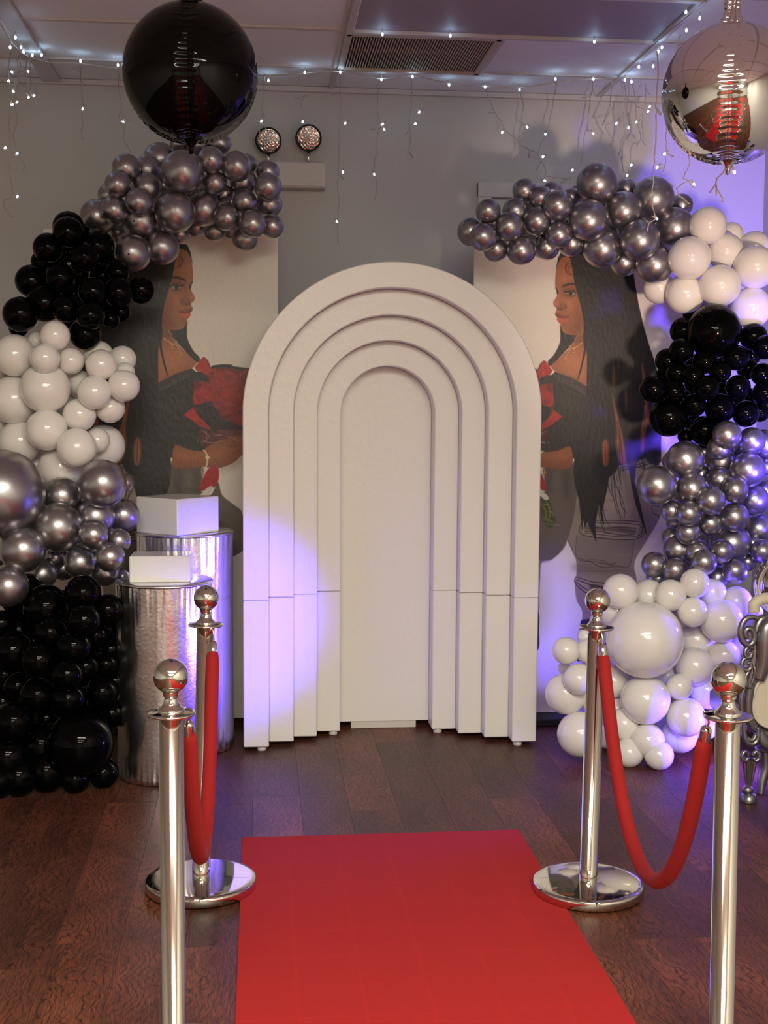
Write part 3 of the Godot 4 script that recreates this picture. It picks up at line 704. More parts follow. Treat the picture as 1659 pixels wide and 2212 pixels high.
	fill([Vector2(341, 639), Vector2(501, 638), Vector2(477, 734), Vector2(452, 756), Vector2(447, 792), Vector2(432, 866), Vector2(440, 914), Vector2(429, 895), Vector2(420, 844), Vector2(410, 910), Vector2(415, 969), Vector2(396, 925), Vector2(384, 899), Vector2(375, 921), Vector2(369, 888), Vector2(366, 932), Vector2(354, 829), Vector2(338, 778), Vector2(334, 734), Vector2(336, 690)], Color8(24, 21, 21), 1.2, 1.00, false)
	fill([Vector2(509, 638), Vector2(621, 609), Vector2(625, 704), Vector2(609, 719), Vector2(578, 704), Vector2(559, 682), Vector2(541, 719), Vector2(538, 770), Vector2(555, 829), Vector2(585, 951), Vector2(568, 910), Vector2(544, 848), Vector2(528, 785), Vector2(514, 704)], Color8(24, 21, 21), 1.2, 1.00, false)
	stroke([Vector2(454, 712), Vector2(464, 804), Vector2(485, 877)], 2.2, Color8(24, 21, 21), 0.7, 0.85)
	stroke([Vector2(466, 734), Vector2(476, 823), Vector2(496, 892)], 2.2, Color8(24, 21, 21), 0.7, 0.85)
	stroke([Vector2(440, 712), Vector2(449, 782), Vector2(468, 822)], 2.2, Color8(24, 21, 21), 0.7, 0.85)
	stroke([Vector2(486, 785), Vector2(495, 847), Vector2(515, 873)], 2.2, Color8(24, 21, 21), 0.7, 0.85)
	stroke([Vector2(375, 822), Vector2(384, 898), Vector2(403, 947)], 2.2, Color8(24, 21, 21), 0.7, 0.85)
	stroke([Vector2(416, 822), Vector2(425, 895), Vector2(445, 940)], 2.2, Color8(24, 21, 21), 0.7, 0.85)
	stroke([Vector2(431, 822), Vector2(440, 885), Vector2(459, 914)], 2.2, Color8(24, 21, 21), 0.7, 0.85)
	stroke([Vector2(485, 727), Vector2(541, 716), Vector2(586, 703), Vector2(612, 704)], 2.2, Color8(40, 34, 33), 0.7, 0.90)
	stroke([Vector2(487, 734), Vector2(545, 724), Vector2(590, 711), Vector2(616, 713)], 2.2, Color8(40, 34, 33), 0.7, 0.90)
	fill([Vector2(492, 715), Vector2(541, 704), Vector2(574, 695), Vector2(578, 704), Vector2(541, 715), Vector2(496, 726)], Color8(120, 109, 100), 3.0, 0.60, true)
	stroke([Vector2(344, 682), Vector2(347, 723), Vector2(355, 764)], 1.9, Color8(24, 21, 21), 0.7, 0.80)
	stroke([Vector2(351, 685), Vector2(354, 737), Vector2(363, 790)], 1.9, Color8(24, 21, 21), 0.7, 0.80)
	stroke([Vector2(366, 688), Vector2(371, 717), Vector2(382, 746)], 1.6, Color8(24, 21, 21), 0.7, 0.80)
	stroke([Vector2(372, 675), Vector2(376, 714), Vector2(379, 754)], 2.5, Color8(24, 21, 21), 0.7, 0.80)
	stroke([Vector2(383, 660), Vector2(384, 700), Vector2(394, 741)], 1.7, Color8(24, 21, 21), 0.7, 0.80)
	stroke([Vector2(396, 681), Vector2(401, 735), Vector2(416, 788)], 3.1, Color8(24, 21, 21), 0.7, 0.80)
	stroke([Vector2(408, 684), Vector2(409, 727), Vector2(424, 771)], 1.9, Color8(24, 21, 21), 0.7, 0.80)
	stroke([Vector2(416, 662), Vector2(419, 711), Vector2(427, 759)], 1.5, Color8(24, 21, 21), 0.7, 0.80)
	stroke([Vector2(427, 688), Vector2(428, 720), Vector2(436, 752)], 2.7, Color8(24, 21, 21), 0.7, 0.80)
	stroke([Vector2(439, 669), Vector2(439, 701), Vector2(451, 733)], 3.0, Color8(24, 21, 21), 0.7, 0.80)
	stroke([Vector2(450, 671), Vector2(455, 717), Vector2(468, 764)], 1.8, Color8(24, 21, 21), 0.7, 0.80)
	stroke([Vector2(460, 675), Vector2(464, 733), Vector2(475, 791)], 2.2, Color8(24, 21, 21), 0.7, 0.80)
	stroke([Vector2(471, 678), Vector2(472, 728), Vector2(483, 777)], 1.7, Color8(24, 21, 21), 0.7, 0.80)
	stroke([Vector2(481, 679), Vector2(483, 729), Vector2(491, 779)], 2.9, Color8(24, 21, 21), 0.7, 0.80)
	stroke([Vector2(491, 680), Vector2(493, 709), Vector2(500, 738)], 3.1, Color8(24, 21, 21), 0.7, 0.80)
	stroke([Vector2(506, 657), Vector2(512, 688), Vector2(512, 719)], 1.7, Color8(24, 21, 21), 0.7, 0.80)
	stroke([Vector2(514, 672), Vector2(516, 697), Vector2(529, 722)], 2.2, Color8(24, 21, 21), 0.7, 0.80)
	stroke([Vector2(526, 683), Vector2(530, 719), Vector2(542, 754)], 1.9, Color8(24, 21, 21), 0.7, 0.80)
	stroke([Vector2(535, 678), Vector2(538, 701), Vector2(547, 724)], 1.8, Color8(24, 21, 21), 0.7, 0.80)
	stroke([Vector2(549, 682), Vector2(551, 709), Vector2(569, 736)], 2.3, Color8(24, 21, 21), 0.7, 0.80)
	stroke([Vector2(561, 679), Vector2(563, 711), Vector2(576, 742)], 3.0, Color8(24, 21, 21), 0.7, 0.80)
	stroke([Vector2(567, 679), Vector2(570, 728), Vector2(586, 776)], 2.3, Color8(24, 21, 21), 0.7, 0.80)
	stroke([Vector2(583, 661), Vector2(584, 689), Vector2(590, 717)], 3.2, Color8(24, 21, 21), 0.7, 0.80)
	stroke([Vector2(594, 688), Vector2(598, 744), Vector2(607, 802)], 1.6, Color8(24, 21, 21), 0.7, 0.80)
	stroke([Vector2(604, 684), Vector2(605, 718), Vector2(619, 751)], 3.2, Color8(24, 21, 21), 0.7, 0.80)
	stroke([Vector2(613, 687), Vector2(618, 742), Vector2(629, 798)], 1.8, Color8(24, 21, 21), 0.7, 0.80)
	fill([Vector2(429, 639), Vector2(443, 636), Vector2(450, 675), Vector2(446, 715), Vector2(433, 715), Vector2(427, 675)], Color8(178, 98, 62), 3.0, 0.85, true)
	fill([Vector2(455, 479), Vector2(464, 508), Vector2(479, 566), Vector2(493, 617), Vector2(508, 697), Vector2(505, 712), Vector2(484, 704), Vector2(472, 646), Vector2(474, 609), Vector2(468, 566), Vector2(461, 522)], Color8(186, 104, 66), 3.0, 0.85, true)
	fill([Vector2(499, 457), Vector2(506, 500), Vector2(506, 551), Vector2(501, 522)], Color8(150, 84, 56), 3.0, 0.85, true)
	fill([Vector2(564, 522), Vector2(578, 529), Vector2(578, 572), Vector2(570, 620), Vector2(568, 668), Vector2(557, 671), Vector2(553, 609), Vector2(560, 565)], Color8(160, 92, 62), 3.0, 0.85, true)
	fill([Vector2(458, 381), Vector2(464, 435), Vector2(460, 479), Vector2(456, 435)], Color8(150, 86, 58), 3.0, 0.85, true)
	fill([Vector2(549, 377), Vector2(564, 427), Vector2(576, 478), Vector2(574, 529), Vector2(562, 500), Vector2(557, 442)], Color8(160, 92, 62), 3.0, 0.85, true)
	stroke([Vector2(474, 573), Vector2(486, 631), Vector2(496, 704)], 2.4, Color8(24, 21, 21), 1.2, 0.70)
	stroke([Vector2(436, 639), Vector2(440, 715)], 2.4, Color8(24, 21, 21), 1.2, 0.70)
	stroke([Vector2(563, 536), Vector2(568, 609)], 2.4, Color8(24, 21, 21), 1.2, 0.70)
	stroke([Vector2(482, 620), Vector2(491, 660)], 2.4, Color8(24, 21, 21), 1.2, 0.70)
	stroke([Vector2(339, 300), Vector2(327, 315)], 1.6, Color8(190, 180, 170), 0.7, 0.80)
	fill([Vector2(347, 327), Vector2(350, 323), Vector2(354, 327), Vector2(351, 330)], Color8(222, 176, 116), 0.7, 1.00, true)
	stroke([Vector2(347, 331), Vector2(354, 328)], 1.2, Color8(70, 40, 24), 0.7, 0.80)
	fill([Vector2(342, 332), Vector2(345, 329), Vector2(348, 332), Vector2(345, 335)], Color8(222, 176, 116), 0.7, 1.00, true)
	stroke([Vector2(342, 335), Vector2(348, 333)], 1.2, Color8(70, 40, 24), 0.7, 0.80)
	fill([Vector2(335, 336), Vector2(338, 333), Vector2(341, 336), Vector2(338, 339)], Color8(222, 176, 116), 0.7, 1.00, true)
	stroke([Vector2(335, 339), Vector2(341, 337)], 1.2, Color8(70, 40, 24), 0.7, 0.80)
	fill([Vector2(329, 340), Vector2(332, 337), Vector2(335, 340), Vector2(332, 343)], Color8(222, 176, 116), 0.7, 1.00, true)
	stroke([Vector2(329, 343), Vector2(335, 341)], 1.2, Color8(70, 40, 24), 0.7, 0.80)
	fill([Vector2(322, 344), Vector2(326, 340), Vector2(330, 344), Vector2(326, 348)], Color8(222, 176, 116), 0.7, 1.00, true)
	stroke([Vector2(322, 348), Vector2(330, 345)], 1.2, Color8(70, 40, 24), 0.7, 0.80)
	fill([Vector2(315, 342), Vector2(318, 339), Vector2(321, 342), Vector2(318, 345)], Color8(222, 176, 116), 0.7, 1.00, true)
	stroke([Vector2(315, 345), Vector2(321, 343)], 1.2, Color8(70, 40, 24), 0.7, 0.80)
	fill([Vector2(311, 334), Vector2(314, 332), Vector2(317, 334), Vector2(314, 337)], Color8(222, 176, 116), 0.7, 1.00, true)
	stroke([Vector2(311, 337), Vector2(317, 335)], 1.2, Color8(70, 40, 24), 0.7, 0.80)
	fill([Vector2(310, 348), Vector2(313, 345), Vector2(316, 348), Vector2(313, 351)], Color8(222, 176, 116), 0.7, 1.00, true)
	stroke([Vector2(310, 351), Vector2(316, 349)], 1.2, Color8(70, 40, 24), 0.7, 0.80)
	fill([Vector2(305, 356), Vector2(308, 353), Vector2(311, 356), Vector2(308, 359)], Color8(222, 176, 116), 0.7, 1.00, true)
	stroke([Vector2(305, 359), Vector2(311, 357)], 1.2, Color8(70, 40, 24), 0.7, 0.80)
	fill([Vector2(301, 364), Vector2(304, 361), Vector2(308, 364), Vector2(304, 367)], Color8(222, 176, 116), 0.7, 1.00, true)
	stroke([Vector2(301, 367), Vector2(308, 364)], 1.2, Color8(70, 40, 24), 0.7, 0.80)
	fill([Vector2(298, 372), Vector2(302, 368), Vector2(305, 372), Vector2(302, 375)], Color8(222, 176, 116), 0.7, 1.00, true)
	stroke([Vector2(299, 375), Vector2(305, 372)], 1.2, Color8(70, 40, 24), 0.7, 0.80)
	fill([Vector2(297, 379), Vector2(299, 377), Vector2(302, 379), Vector2(299, 382)], Color8(222, 176, 116), 0.7, 1.00, true)
	stroke([Vector2(297, 382), Vector2(302, 380)], 1.2, Color8(70, 40, 24), 0.7, 0.80)
	fill([Vector2(325, 356), Vector2(328, 353), Vector2(331, 356), Vector2(328, 358)], Color8(222, 176, 116), 0.7, 1.00, true)
	stroke([Vector2(325, 358), Vector2(331, 356)], 1.2, Color8(70, 40, 24), 0.7, 0.80)
	fill([Vector2(328, 348), Vector2(331, 346), Vector2(333, 348), Vector2(331, 350)], Color8(222, 176, 116), 0.7, 1.00, true)
	stroke([Vector2(329, 350), Vector2(333, 348)], 1.2, Color8(70, 40, 24), 0.7, 0.80)
	fill([Vector2(304, 350), Vector2(306, 348), Vector2(308, 350), Vector2(306, 352)], Color8(222, 176, 116), 0.7, 1.00, true)
	stroke([Vector2(304, 352), Vector2(308, 350)], 1.2, Color8(70, 40, 24), 0.7, 0.80)
	fill([Vector2(317, 329), Vector2(319, 327), Vector2(321, 328), Vector2(319, 330)], Color8(222, 176, 116), 0.7, 1.00, true)
	stroke([Vector2(317, 330), Vector2(321, 329)], 1.2, Color8(70, 40, 24), 0.7, 0.80)
	fill([Vector2(322, 325), Vector2(324, 323), Vector2(326, 325), Vector2(324, 326)], Color8(222, 176, 116), 0.7, 1.00, true)
	stroke([Vector2(322, 327), Vector2(326, 325)], 1.2, Color8(70, 40, 24), 0.7, 0.80)
	rng.seed = 71
	for k in 150:
		var x := rng.randf_range(385, 500)
		var y := rng.randf_range(60, 700)
		x += rng.randf() * (y - 60.0) * 0.10
		var lean := (x - 400) * 0.12
		var c := Color8(52, 48, 47) if k % 3 else Color8(12, 10, 10)
		stroke([Vector2(x, y), Vector2(x + lean * 0.3, y + 60), Vector2(x + lean, y + 150)], 1.6, c, 0.7, 0.28)
	var data := PackedByteArray()
	data.resize(TW * TH * 3)
	var grain := FastNoiseLite.new()
	grain.seed = 3
	grain.frequency = 0.4
	for y in TH:
		for x in TW:
			var g := 1.0 + 0.02 * grain.get_noise_2d(x, y)
			var k := (y * TW + x) * 3
			for c in 3:
				data[k + c] = int(clampf(ink[k + c] * g * 255.0, 0, 255))
	ink.clear()
	return ImageTexture.create_from_image(Image.create_from_data(TW, TH, false, Image.FORMAT_RGB8, data))


# ---------------------------------------------------------------- camera, light

func view_and_light() -> void:
	var cam := Camera3D.new()
	cam.name = "camera"
	cam.keep_aspect = Camera3D.KEEP_HEIGHT
	cam.fov = rad_to_deg(2.0 * atan(1106.0 / 2700.0))
	cam.near = 0.05
	cam.far = 60.0
	cam.transform = Transform3D(Basis(Vector3(0.99507219, 0.00647512, 0.0989414), Vector3(0.00220571, 0.99617289, -0.08737682), Vector3(-0.09912852, 0.08716448, 0.99124966)).orthonormalized(), Vector3(0, 1.49, 0))
	cam.current = true
	add_child(cam)
	var we := WorldEnvironment.new()
	we.name = "world"
	var e := Environment.new()
	e.background_mode = Environment.BG_COLOR
	e.background_color = Color(0.02, 0.02, 0.02)
	e.tonemap_mode = Environment.TONE_MAPPER_LINEAR
	e.tonemap_exposure = EXPOSURE
	e.sdfgi_enabled = true
	e.ssao_enabled = true
	e.ssil_enabled = true
	we.environment = e
	add_child(we)


const EXPOSURE := 1.0
const PURPLE := Color(0.38, 0.27, 1.0)
const CEILING_LIGHT := 11.0
const LIGHT_ROWS := [-0.35, 2.0, 4.4]
const LIGHT_COLUMNS := [-0.32, 1.01]


func ceiling_fitting(at: Vector3, label: String, on: bool, group := "") -> void:
	var t := thing("ceiling_light", label, "ceiling light", at, 0.0, group)
	var st := begin()
	for s in [-1, 1]:
		chamfer(st, Vector3(s * 0.645, -0.006, 0), Vector3(0.03, 0.018, 0.575), 0.003)
		chamfer(st, Vector3(0, -0.006, s * 0.275), Vector3(1.26, 0.018, 0.03), 0.003)
	obj("frame", st.commit(), M.tbar, t)
	obj("diffuser", box(Vector3(1.262, 0.012, 0.522), 0.002, Vector3(0, 0.004, 0)), M.diffuser_on if on else M.diffuser_off, t)
	if on:
		var l := AreaLight3D.new()
		l.name = "panel_glow"
		l.area_size = Vector2(1.2, 0.5)
		l.light_color = Color(0.985, 0.965, 0.885)
		l.light_energy = CEILING_LIGHT
		l.area_range = 20.0
		l.area_attenuation = 2.0
		l.shadow_enabled = true
		l.rotation.x = -PI / 2
		l.position = Vector3(0, -0.02, 0)
		t.add_child(l)


func par_light(at: Vector3, target: Vector3, label: String, glow: Material, col: Color, energy: float, angle: float, soft: float, size := 0.04) -> void:
	var t := thing("stage_light", label, "stage light", Vector3(at.x, 0, at.z))
	var dir := (target - at).normalized()
	var b := Basis(Quaternion(Vector3.UP, dir))
	var head := Transform3D(b, Vector3(0, at.y, 0) - dir * 0.03)
	obj("housing", lathed([Vector2(0.0, -0.16), Vector2(0.05, -0.155), Vector2(0.072, -0.10), Vector2(0.075, 0.01), Vector2(0.068, 0.01), Vector2(0.066, -0.02), Vector2(0.0, -0.022)], 24, head), M.base_black, t)
	obj("lens", lathed([Vector2(0.0, -0.018), Vector2(0.062, -0.018), Vector2(0.064, -0.012), Vector2(0.0, -0.005)], 24, head), glow, t)
	var st := begin()
	for s in [-1, 1]:
		tube(st, [Vector3(s * 0.10, 0.008, 0.10), Vector3(s * 0.085, maxf(at.y - 0.16, 0.03), -0.01), Vector3(s * 0.082, at.y, 0) - dir * 0.08], 0.007, 8)
		tube(st, [Vector3(s * 0.10, 0.008, 0.10), Vector3(s * 0.10, 0.008, -0.12)], 0.008, 8)
	tube(st, [Vector3(-0.083, at.y, 0) - dir * 0.08, Vector3(0.083, at.y, 0) - dir * 0.08], 0.006, 8)
	obj("stand", done(st), M.base_black, t)
	var l := SpotLight3D.new()
	l.name = "beam"
	l.light_color = col
	l.light_energy = energy
	l.spot_range = 20.0
	l.spot_attenuation = 2.0
	l.spot_angle = angle
	l.spot_angle_attenuation = soft
	l.light_size = size
	l.shadow_enabled = true
	l.position = Vector3(0, at.y, 0) + dir * 0.01
	l.basis = Basis.looking_at(dir, Vector3.UP)
	t.add_child(l)


# ---------------------------------------------------------------- the room

func room() -> void:
	var floor_o := struct("floor", slab(Vector3(LEFT - 0.2, -0.15, BACK - 0.2), Vector3(RIGHT + 0.2, -0.006, FRONT + 0.2)), M.base_black)
	rng.seed = 4
	var pw := 0.178
	var pl := 1.22
	var shape := box(Vector3(pw - 0.0006, 0.006, pl - 0.0006), 0.0004, Vector3(0, -0.003, 0))
	var rest := begin()
	var row := 0
	var x := LEFT + pw / 2
	while x < RIGHT:
		var z := BACK + pl / 2 - rng.randf() * pl
		while z - pl / 2 < FRONT:
			if x > -2.0 and x < 2.6 and z < -1.6:
				obj("plank", shape, M["wood%d" % rng.randi_range(0, 5)], floor_o, Vector3(x, 0, z))
			else:
				rest.append_from(shape, 0, Transform3D(Basis(), Vector3(x, 0, z)))
			z += pl
		x += pw
		row += 1
	var far := obj("plank_field", rest.commit(), M.wood2, floor_o)
	far.set_meta("kind", "stuff")

	struct("wall_back", slab(Vector3(LEFT - 0.2, -0.15, BACK - 0.15), Vector3(RIGHT + 0.2, 3.4, BACK)), M.wall)
	struct("wall_right", slab(Vector3(RIGHT, -0.15, BACK), Vector3(RIGHT + 0.15, 3.4, FRONT)), M.wall)
	struct("wall_left", slab(Vector3(LEFT - 0.15, -0.15, BACK), Vector3(LEFT, 3.4, FRONT)), M.wall)
	struct("wall_front", slab(Vector3(LEFT - 0.2, -0.15, FRONT), Vector3(RIGHT + 0.2, 3.4, FRONT + 0.15)), M.wall)
	struct("baseboard_back", box(Vector3(RIGHT - LEFT, 0.10, 0.015), 0.004, Vector3((RIGHT + LEFT) / 2, 0.05, BACK + 0.0075)), M.base_black)

	var ceiling := struct("ceiling", slab(Vector3(LEFT - 0.2, CEIL + 0.05, BACK - 0.2), Vector3(RIGHT + 0.2, CEIL + 0.2, FRONT + 0.2)), M.ceiling)
	var tile := box(Vector3(1.312, 0.016, 0.572), 0.002, Vector3(0, 0.016, 0))
	var gx := []
	var gz := [BACK]
	for k in range(-4, 3):
		gx.append(0.352 + 1.33 * k)
	var zz := -5.87
	while zz < FRONT:
		gz.append(zz)
		zz += 0.59
	for i in gx.size() - 1:
		for j in gz.size() - 1:
			var c := Vector3((gx[i] + gx[i + 1]) / 2, CEIL, (gz[j] + gz[j + 1]) / 2)
			var taken := false
			if i == 4 and (j == 1 or j == 2):
				taken = true
			for zl in LIGHT_ROWS:
				for xl in LIGHT_COLUMNS:
					if absf(c.x - xl) < 0.5 and absf(c.z - zl) < 0.32:
						taken = true
			if taken:
				continue
			if j == 0:
				obj("ceiling_tile", box(Vector3(1.312, 0.016, 0.36), 0.002, Vector3(0, 0.016, 0)), M.ceiling, ceiling, c)
			else:
				obj("ceiling_tile", tile, M.ceiling, ceiling, c)
	obj("ceiling_tile", box(Vector3(0.64, 0.016, 0.572), 0.002, Vector3(0, 0.016, 0)), M.ceiling, ceiling, Vector3(1.352, CEIL, -5.575))
	var st := begin()
	for gx_k in gx:
		chamfer(st, Vector3(gx_k, CEIL + 0.004, (BACK + FRONT) / 2), Vector3(0.026, 0.012, FRONT - BACK), 0.001)
	for gz_k in gz.slice(1):
		chamfer(st, Vector3((LEFT + RIGHT) / 2, CEIL + 0.005, gz_k), Vector3(RIGHT - LEFT, 0.010, 0.024), 0.001)
	chamfer(st, Vector3(1.022, CEIL + 0.005, -5.575), Vector3(0.024, 0.010, 0.58), 0.001)
	obj("grid_rail", st.commit(), M.tbar, ceiling)
	struct("trim_1", box(Vector3(RIGHT - LEFT, 0.024, 0.024), 0.001, Vector3((RIGHT + LEFT) / 2, CEIL - 0.006, BACK + 0.012)), M.tbar)
	struct("trim_2", box(Vector3(0.075, 0.014, 1.55), 0.002, Vector3(-0.978, CEIL - 0.006, BACK + 0.80)), M.tbar)

	# the door behind the right garland
	var door := Node3D.new()
	door.name = "door_1"
	add_child(door)
	door.set_meta("kind", "structure")
	door.position = Vector3(1.08, 0, BACK)
	st = begin()
	chamfer(st, Vector3(0.035, 1.29, 0.012), Vector3(0.07, 2.58, 0.026), 0.004)
	chamfer(st, Vector3(0.965, 1.29, 0.012), Vector3(0.07, 2.58, 0.026), 0.004)
	chamfer(st, Vector3(0.5, 2.545, 0.014), Vector3(1.0, 0.075, 0.03), 0.004)
	obj("door_frame", st.commit(), M.door, door)
	obj("door_leaf", box(Vector3(0.86, 2.50, 0.012), 0.002, Vector3(0.5, 1.25, 0.004)), M.door, door)
	for px in [0.29, 0.71]:
		for py in [[0.55, 0.75], [1.45, 0.85], [2.22, 0.44]]:
			st = begin()
			for r in [0.0, 0.045, 0.09]:
				var w: float = 0.34 - r * 2
				var hh: float = py[1] - r * 2
				for s in [-1, 1]:
					chamfer(st, Vector3(px + s * w / 2, py[0], 0.014), Vector3(0.016, hh + 0.016, 0.012), 0.003)
					chamfer(st, Vector3(px, py[0] + s * hh / 2, 0.014), Vector3(w, 0.016, 0.012), 0.003)
			obj("door_panel", st.commit(), M.door, door)


func ceiling_things() -> void:
	ceiling_fitting(Vector3(1.017, CEIL, -4.985), "wide unlit ceiling light panel beside the air vent, above the arches", false)
	var where := ["over the carpet", "behind the camera", "at the far end of the room"]
	for j in 3:
		for i in 2:
			ceiling_fitting(Vector3(LIGHT_COLUMNS[i], CEIL, LIGHT_ROWS[j]), "lit ceiling light panel %s, %s of the pair" % [where[j], ["left", "right"][i]], true, "lit ceiling panels")
	var t := thing("ceiling_vent", "square beige slatted air return vent in the ceiling above the arches", "vent", Vector3(0.687, CEIL, -5.575))
	var st := begin()
	for s in [-1, 1]:
		chamfer(st, Vector3(s * 0.316, -0.004, 0), Vector3(0.028, 0.014, 0.575), 0.002)
		chamfer(st, Vector3(0, -0.004, s * 0.274), Vector3(0.65, 0.014, 0.028), 0.002)
	obj("frame", st.commit(), M.vent, t)
	obj("duct", box(Vector3(0.62, 0.004, 0.54), 0.001, Vector3(0, 0.035, 0)), mat(Color(0.26, 0.22, 0.18), 0.8), t)
	st = begin()
	for k in 52:
		chamfer(st, Vector3(-0.3 + k * 0.0118, 0.006, 0), Vector3(0.0042, 0.018, 0.53), 0.0005)
	chamfer(st, Vector3(0, 0.010, 0), Vector3(0.62, 0.01, 0.006), 0.0005)
	chamfer(st, Vector3(0, 0.014, 0.0), Vector3(0.30, 0.012, 0.05), 0.002)
	var sl := obj("slat_field", st.commit(), M.vent, t)
	sl.set_meta("kind", "stuff")

	t = thing("emergency_light", "beige emergency light box with two round lamp heads on the wall", "emergency light", Vector3(0.165, 2.585, BACK))
	obj("body", box(Vector3(0.315, 0.125, 0.08), 0.006, Vector3(0, 0, 0.04)), M.plastic, t)
	obj("cover", box(Vector3(0.29, 0.018, 0.006), 0.002, Vector3(0, -0.045, 0.081)), M.plastic, t)
	for q in [Vector3(-0.118, 0.158, 0.075), Vector3(0.075, 0.176, 0.075)]:
		obj("stem", tubed([Vector3(q.x, 0.05, 0.045), Vector3(q.x, q.y - 0.05, 0.05)], 0.010, 12), M.steel, t)
		var face_on := Transform3D(Basis(Quaternion(Vector3.UP, Vector3(-0.1, -0.28, 1).normalized())), q)
		var hd := obj("lamp_head", lathed([Vector2(0.0, -0.055), Vector2(0.03, -0.052), Vector2(0.052, -0.03), Vector2(0.062, 0.0), Vector2(0.064, 0.008), Vector2(0.058, 0.012), Vector2(0.055, 0.006)], 36, face_on), M.dark, t)
		var dish := func(u: float, v: float) -> Vector3:
			var a := u * TAU
			var r := 0.0565 * (1.0 - v)
			var dimple := sin(a * 8.0 + r * 90.0) * sin(r * 330.0) + 0.7 * sin(r * cos(a) * 420.0) * sin(r * sin(a) * 260.0)
			return face_on * Vector3(r * cos(a), 0.002 + 0.009 * v + 0.0011 * dimple, r * sin(a))
		var rst := begin()
		grid(rst, 72, 36, dish)
		obj("reflector", done(rst), M.mirror, hd)
		obj("lens", lathed([Vector2(0.0575, 0.006), Vector2(0.04, 0.013), Vector2(0.0, 0.017)], 36, face_on), M.glass, hd)
		obj("rim", lathed([Vector2(0.055, 0.004), Vector2(0.062, 0.004), Vector2(0.064, 0.009), Vector2(0.061, 0.013), Vector2(0.056, 0.011)], 36, face_on), M.dark, hd)
	tag(obj("wall_plate", box(Vector3(0.075, 0.115, 0.012), 0.003), M.plastic, self, Vector3(-0.905, 2.325, BACK + 0.006)), "small pale plate on the wall behind the topmost black balloon, left", "wall plate")


# ---------------------------------------------------------------- fairy lights

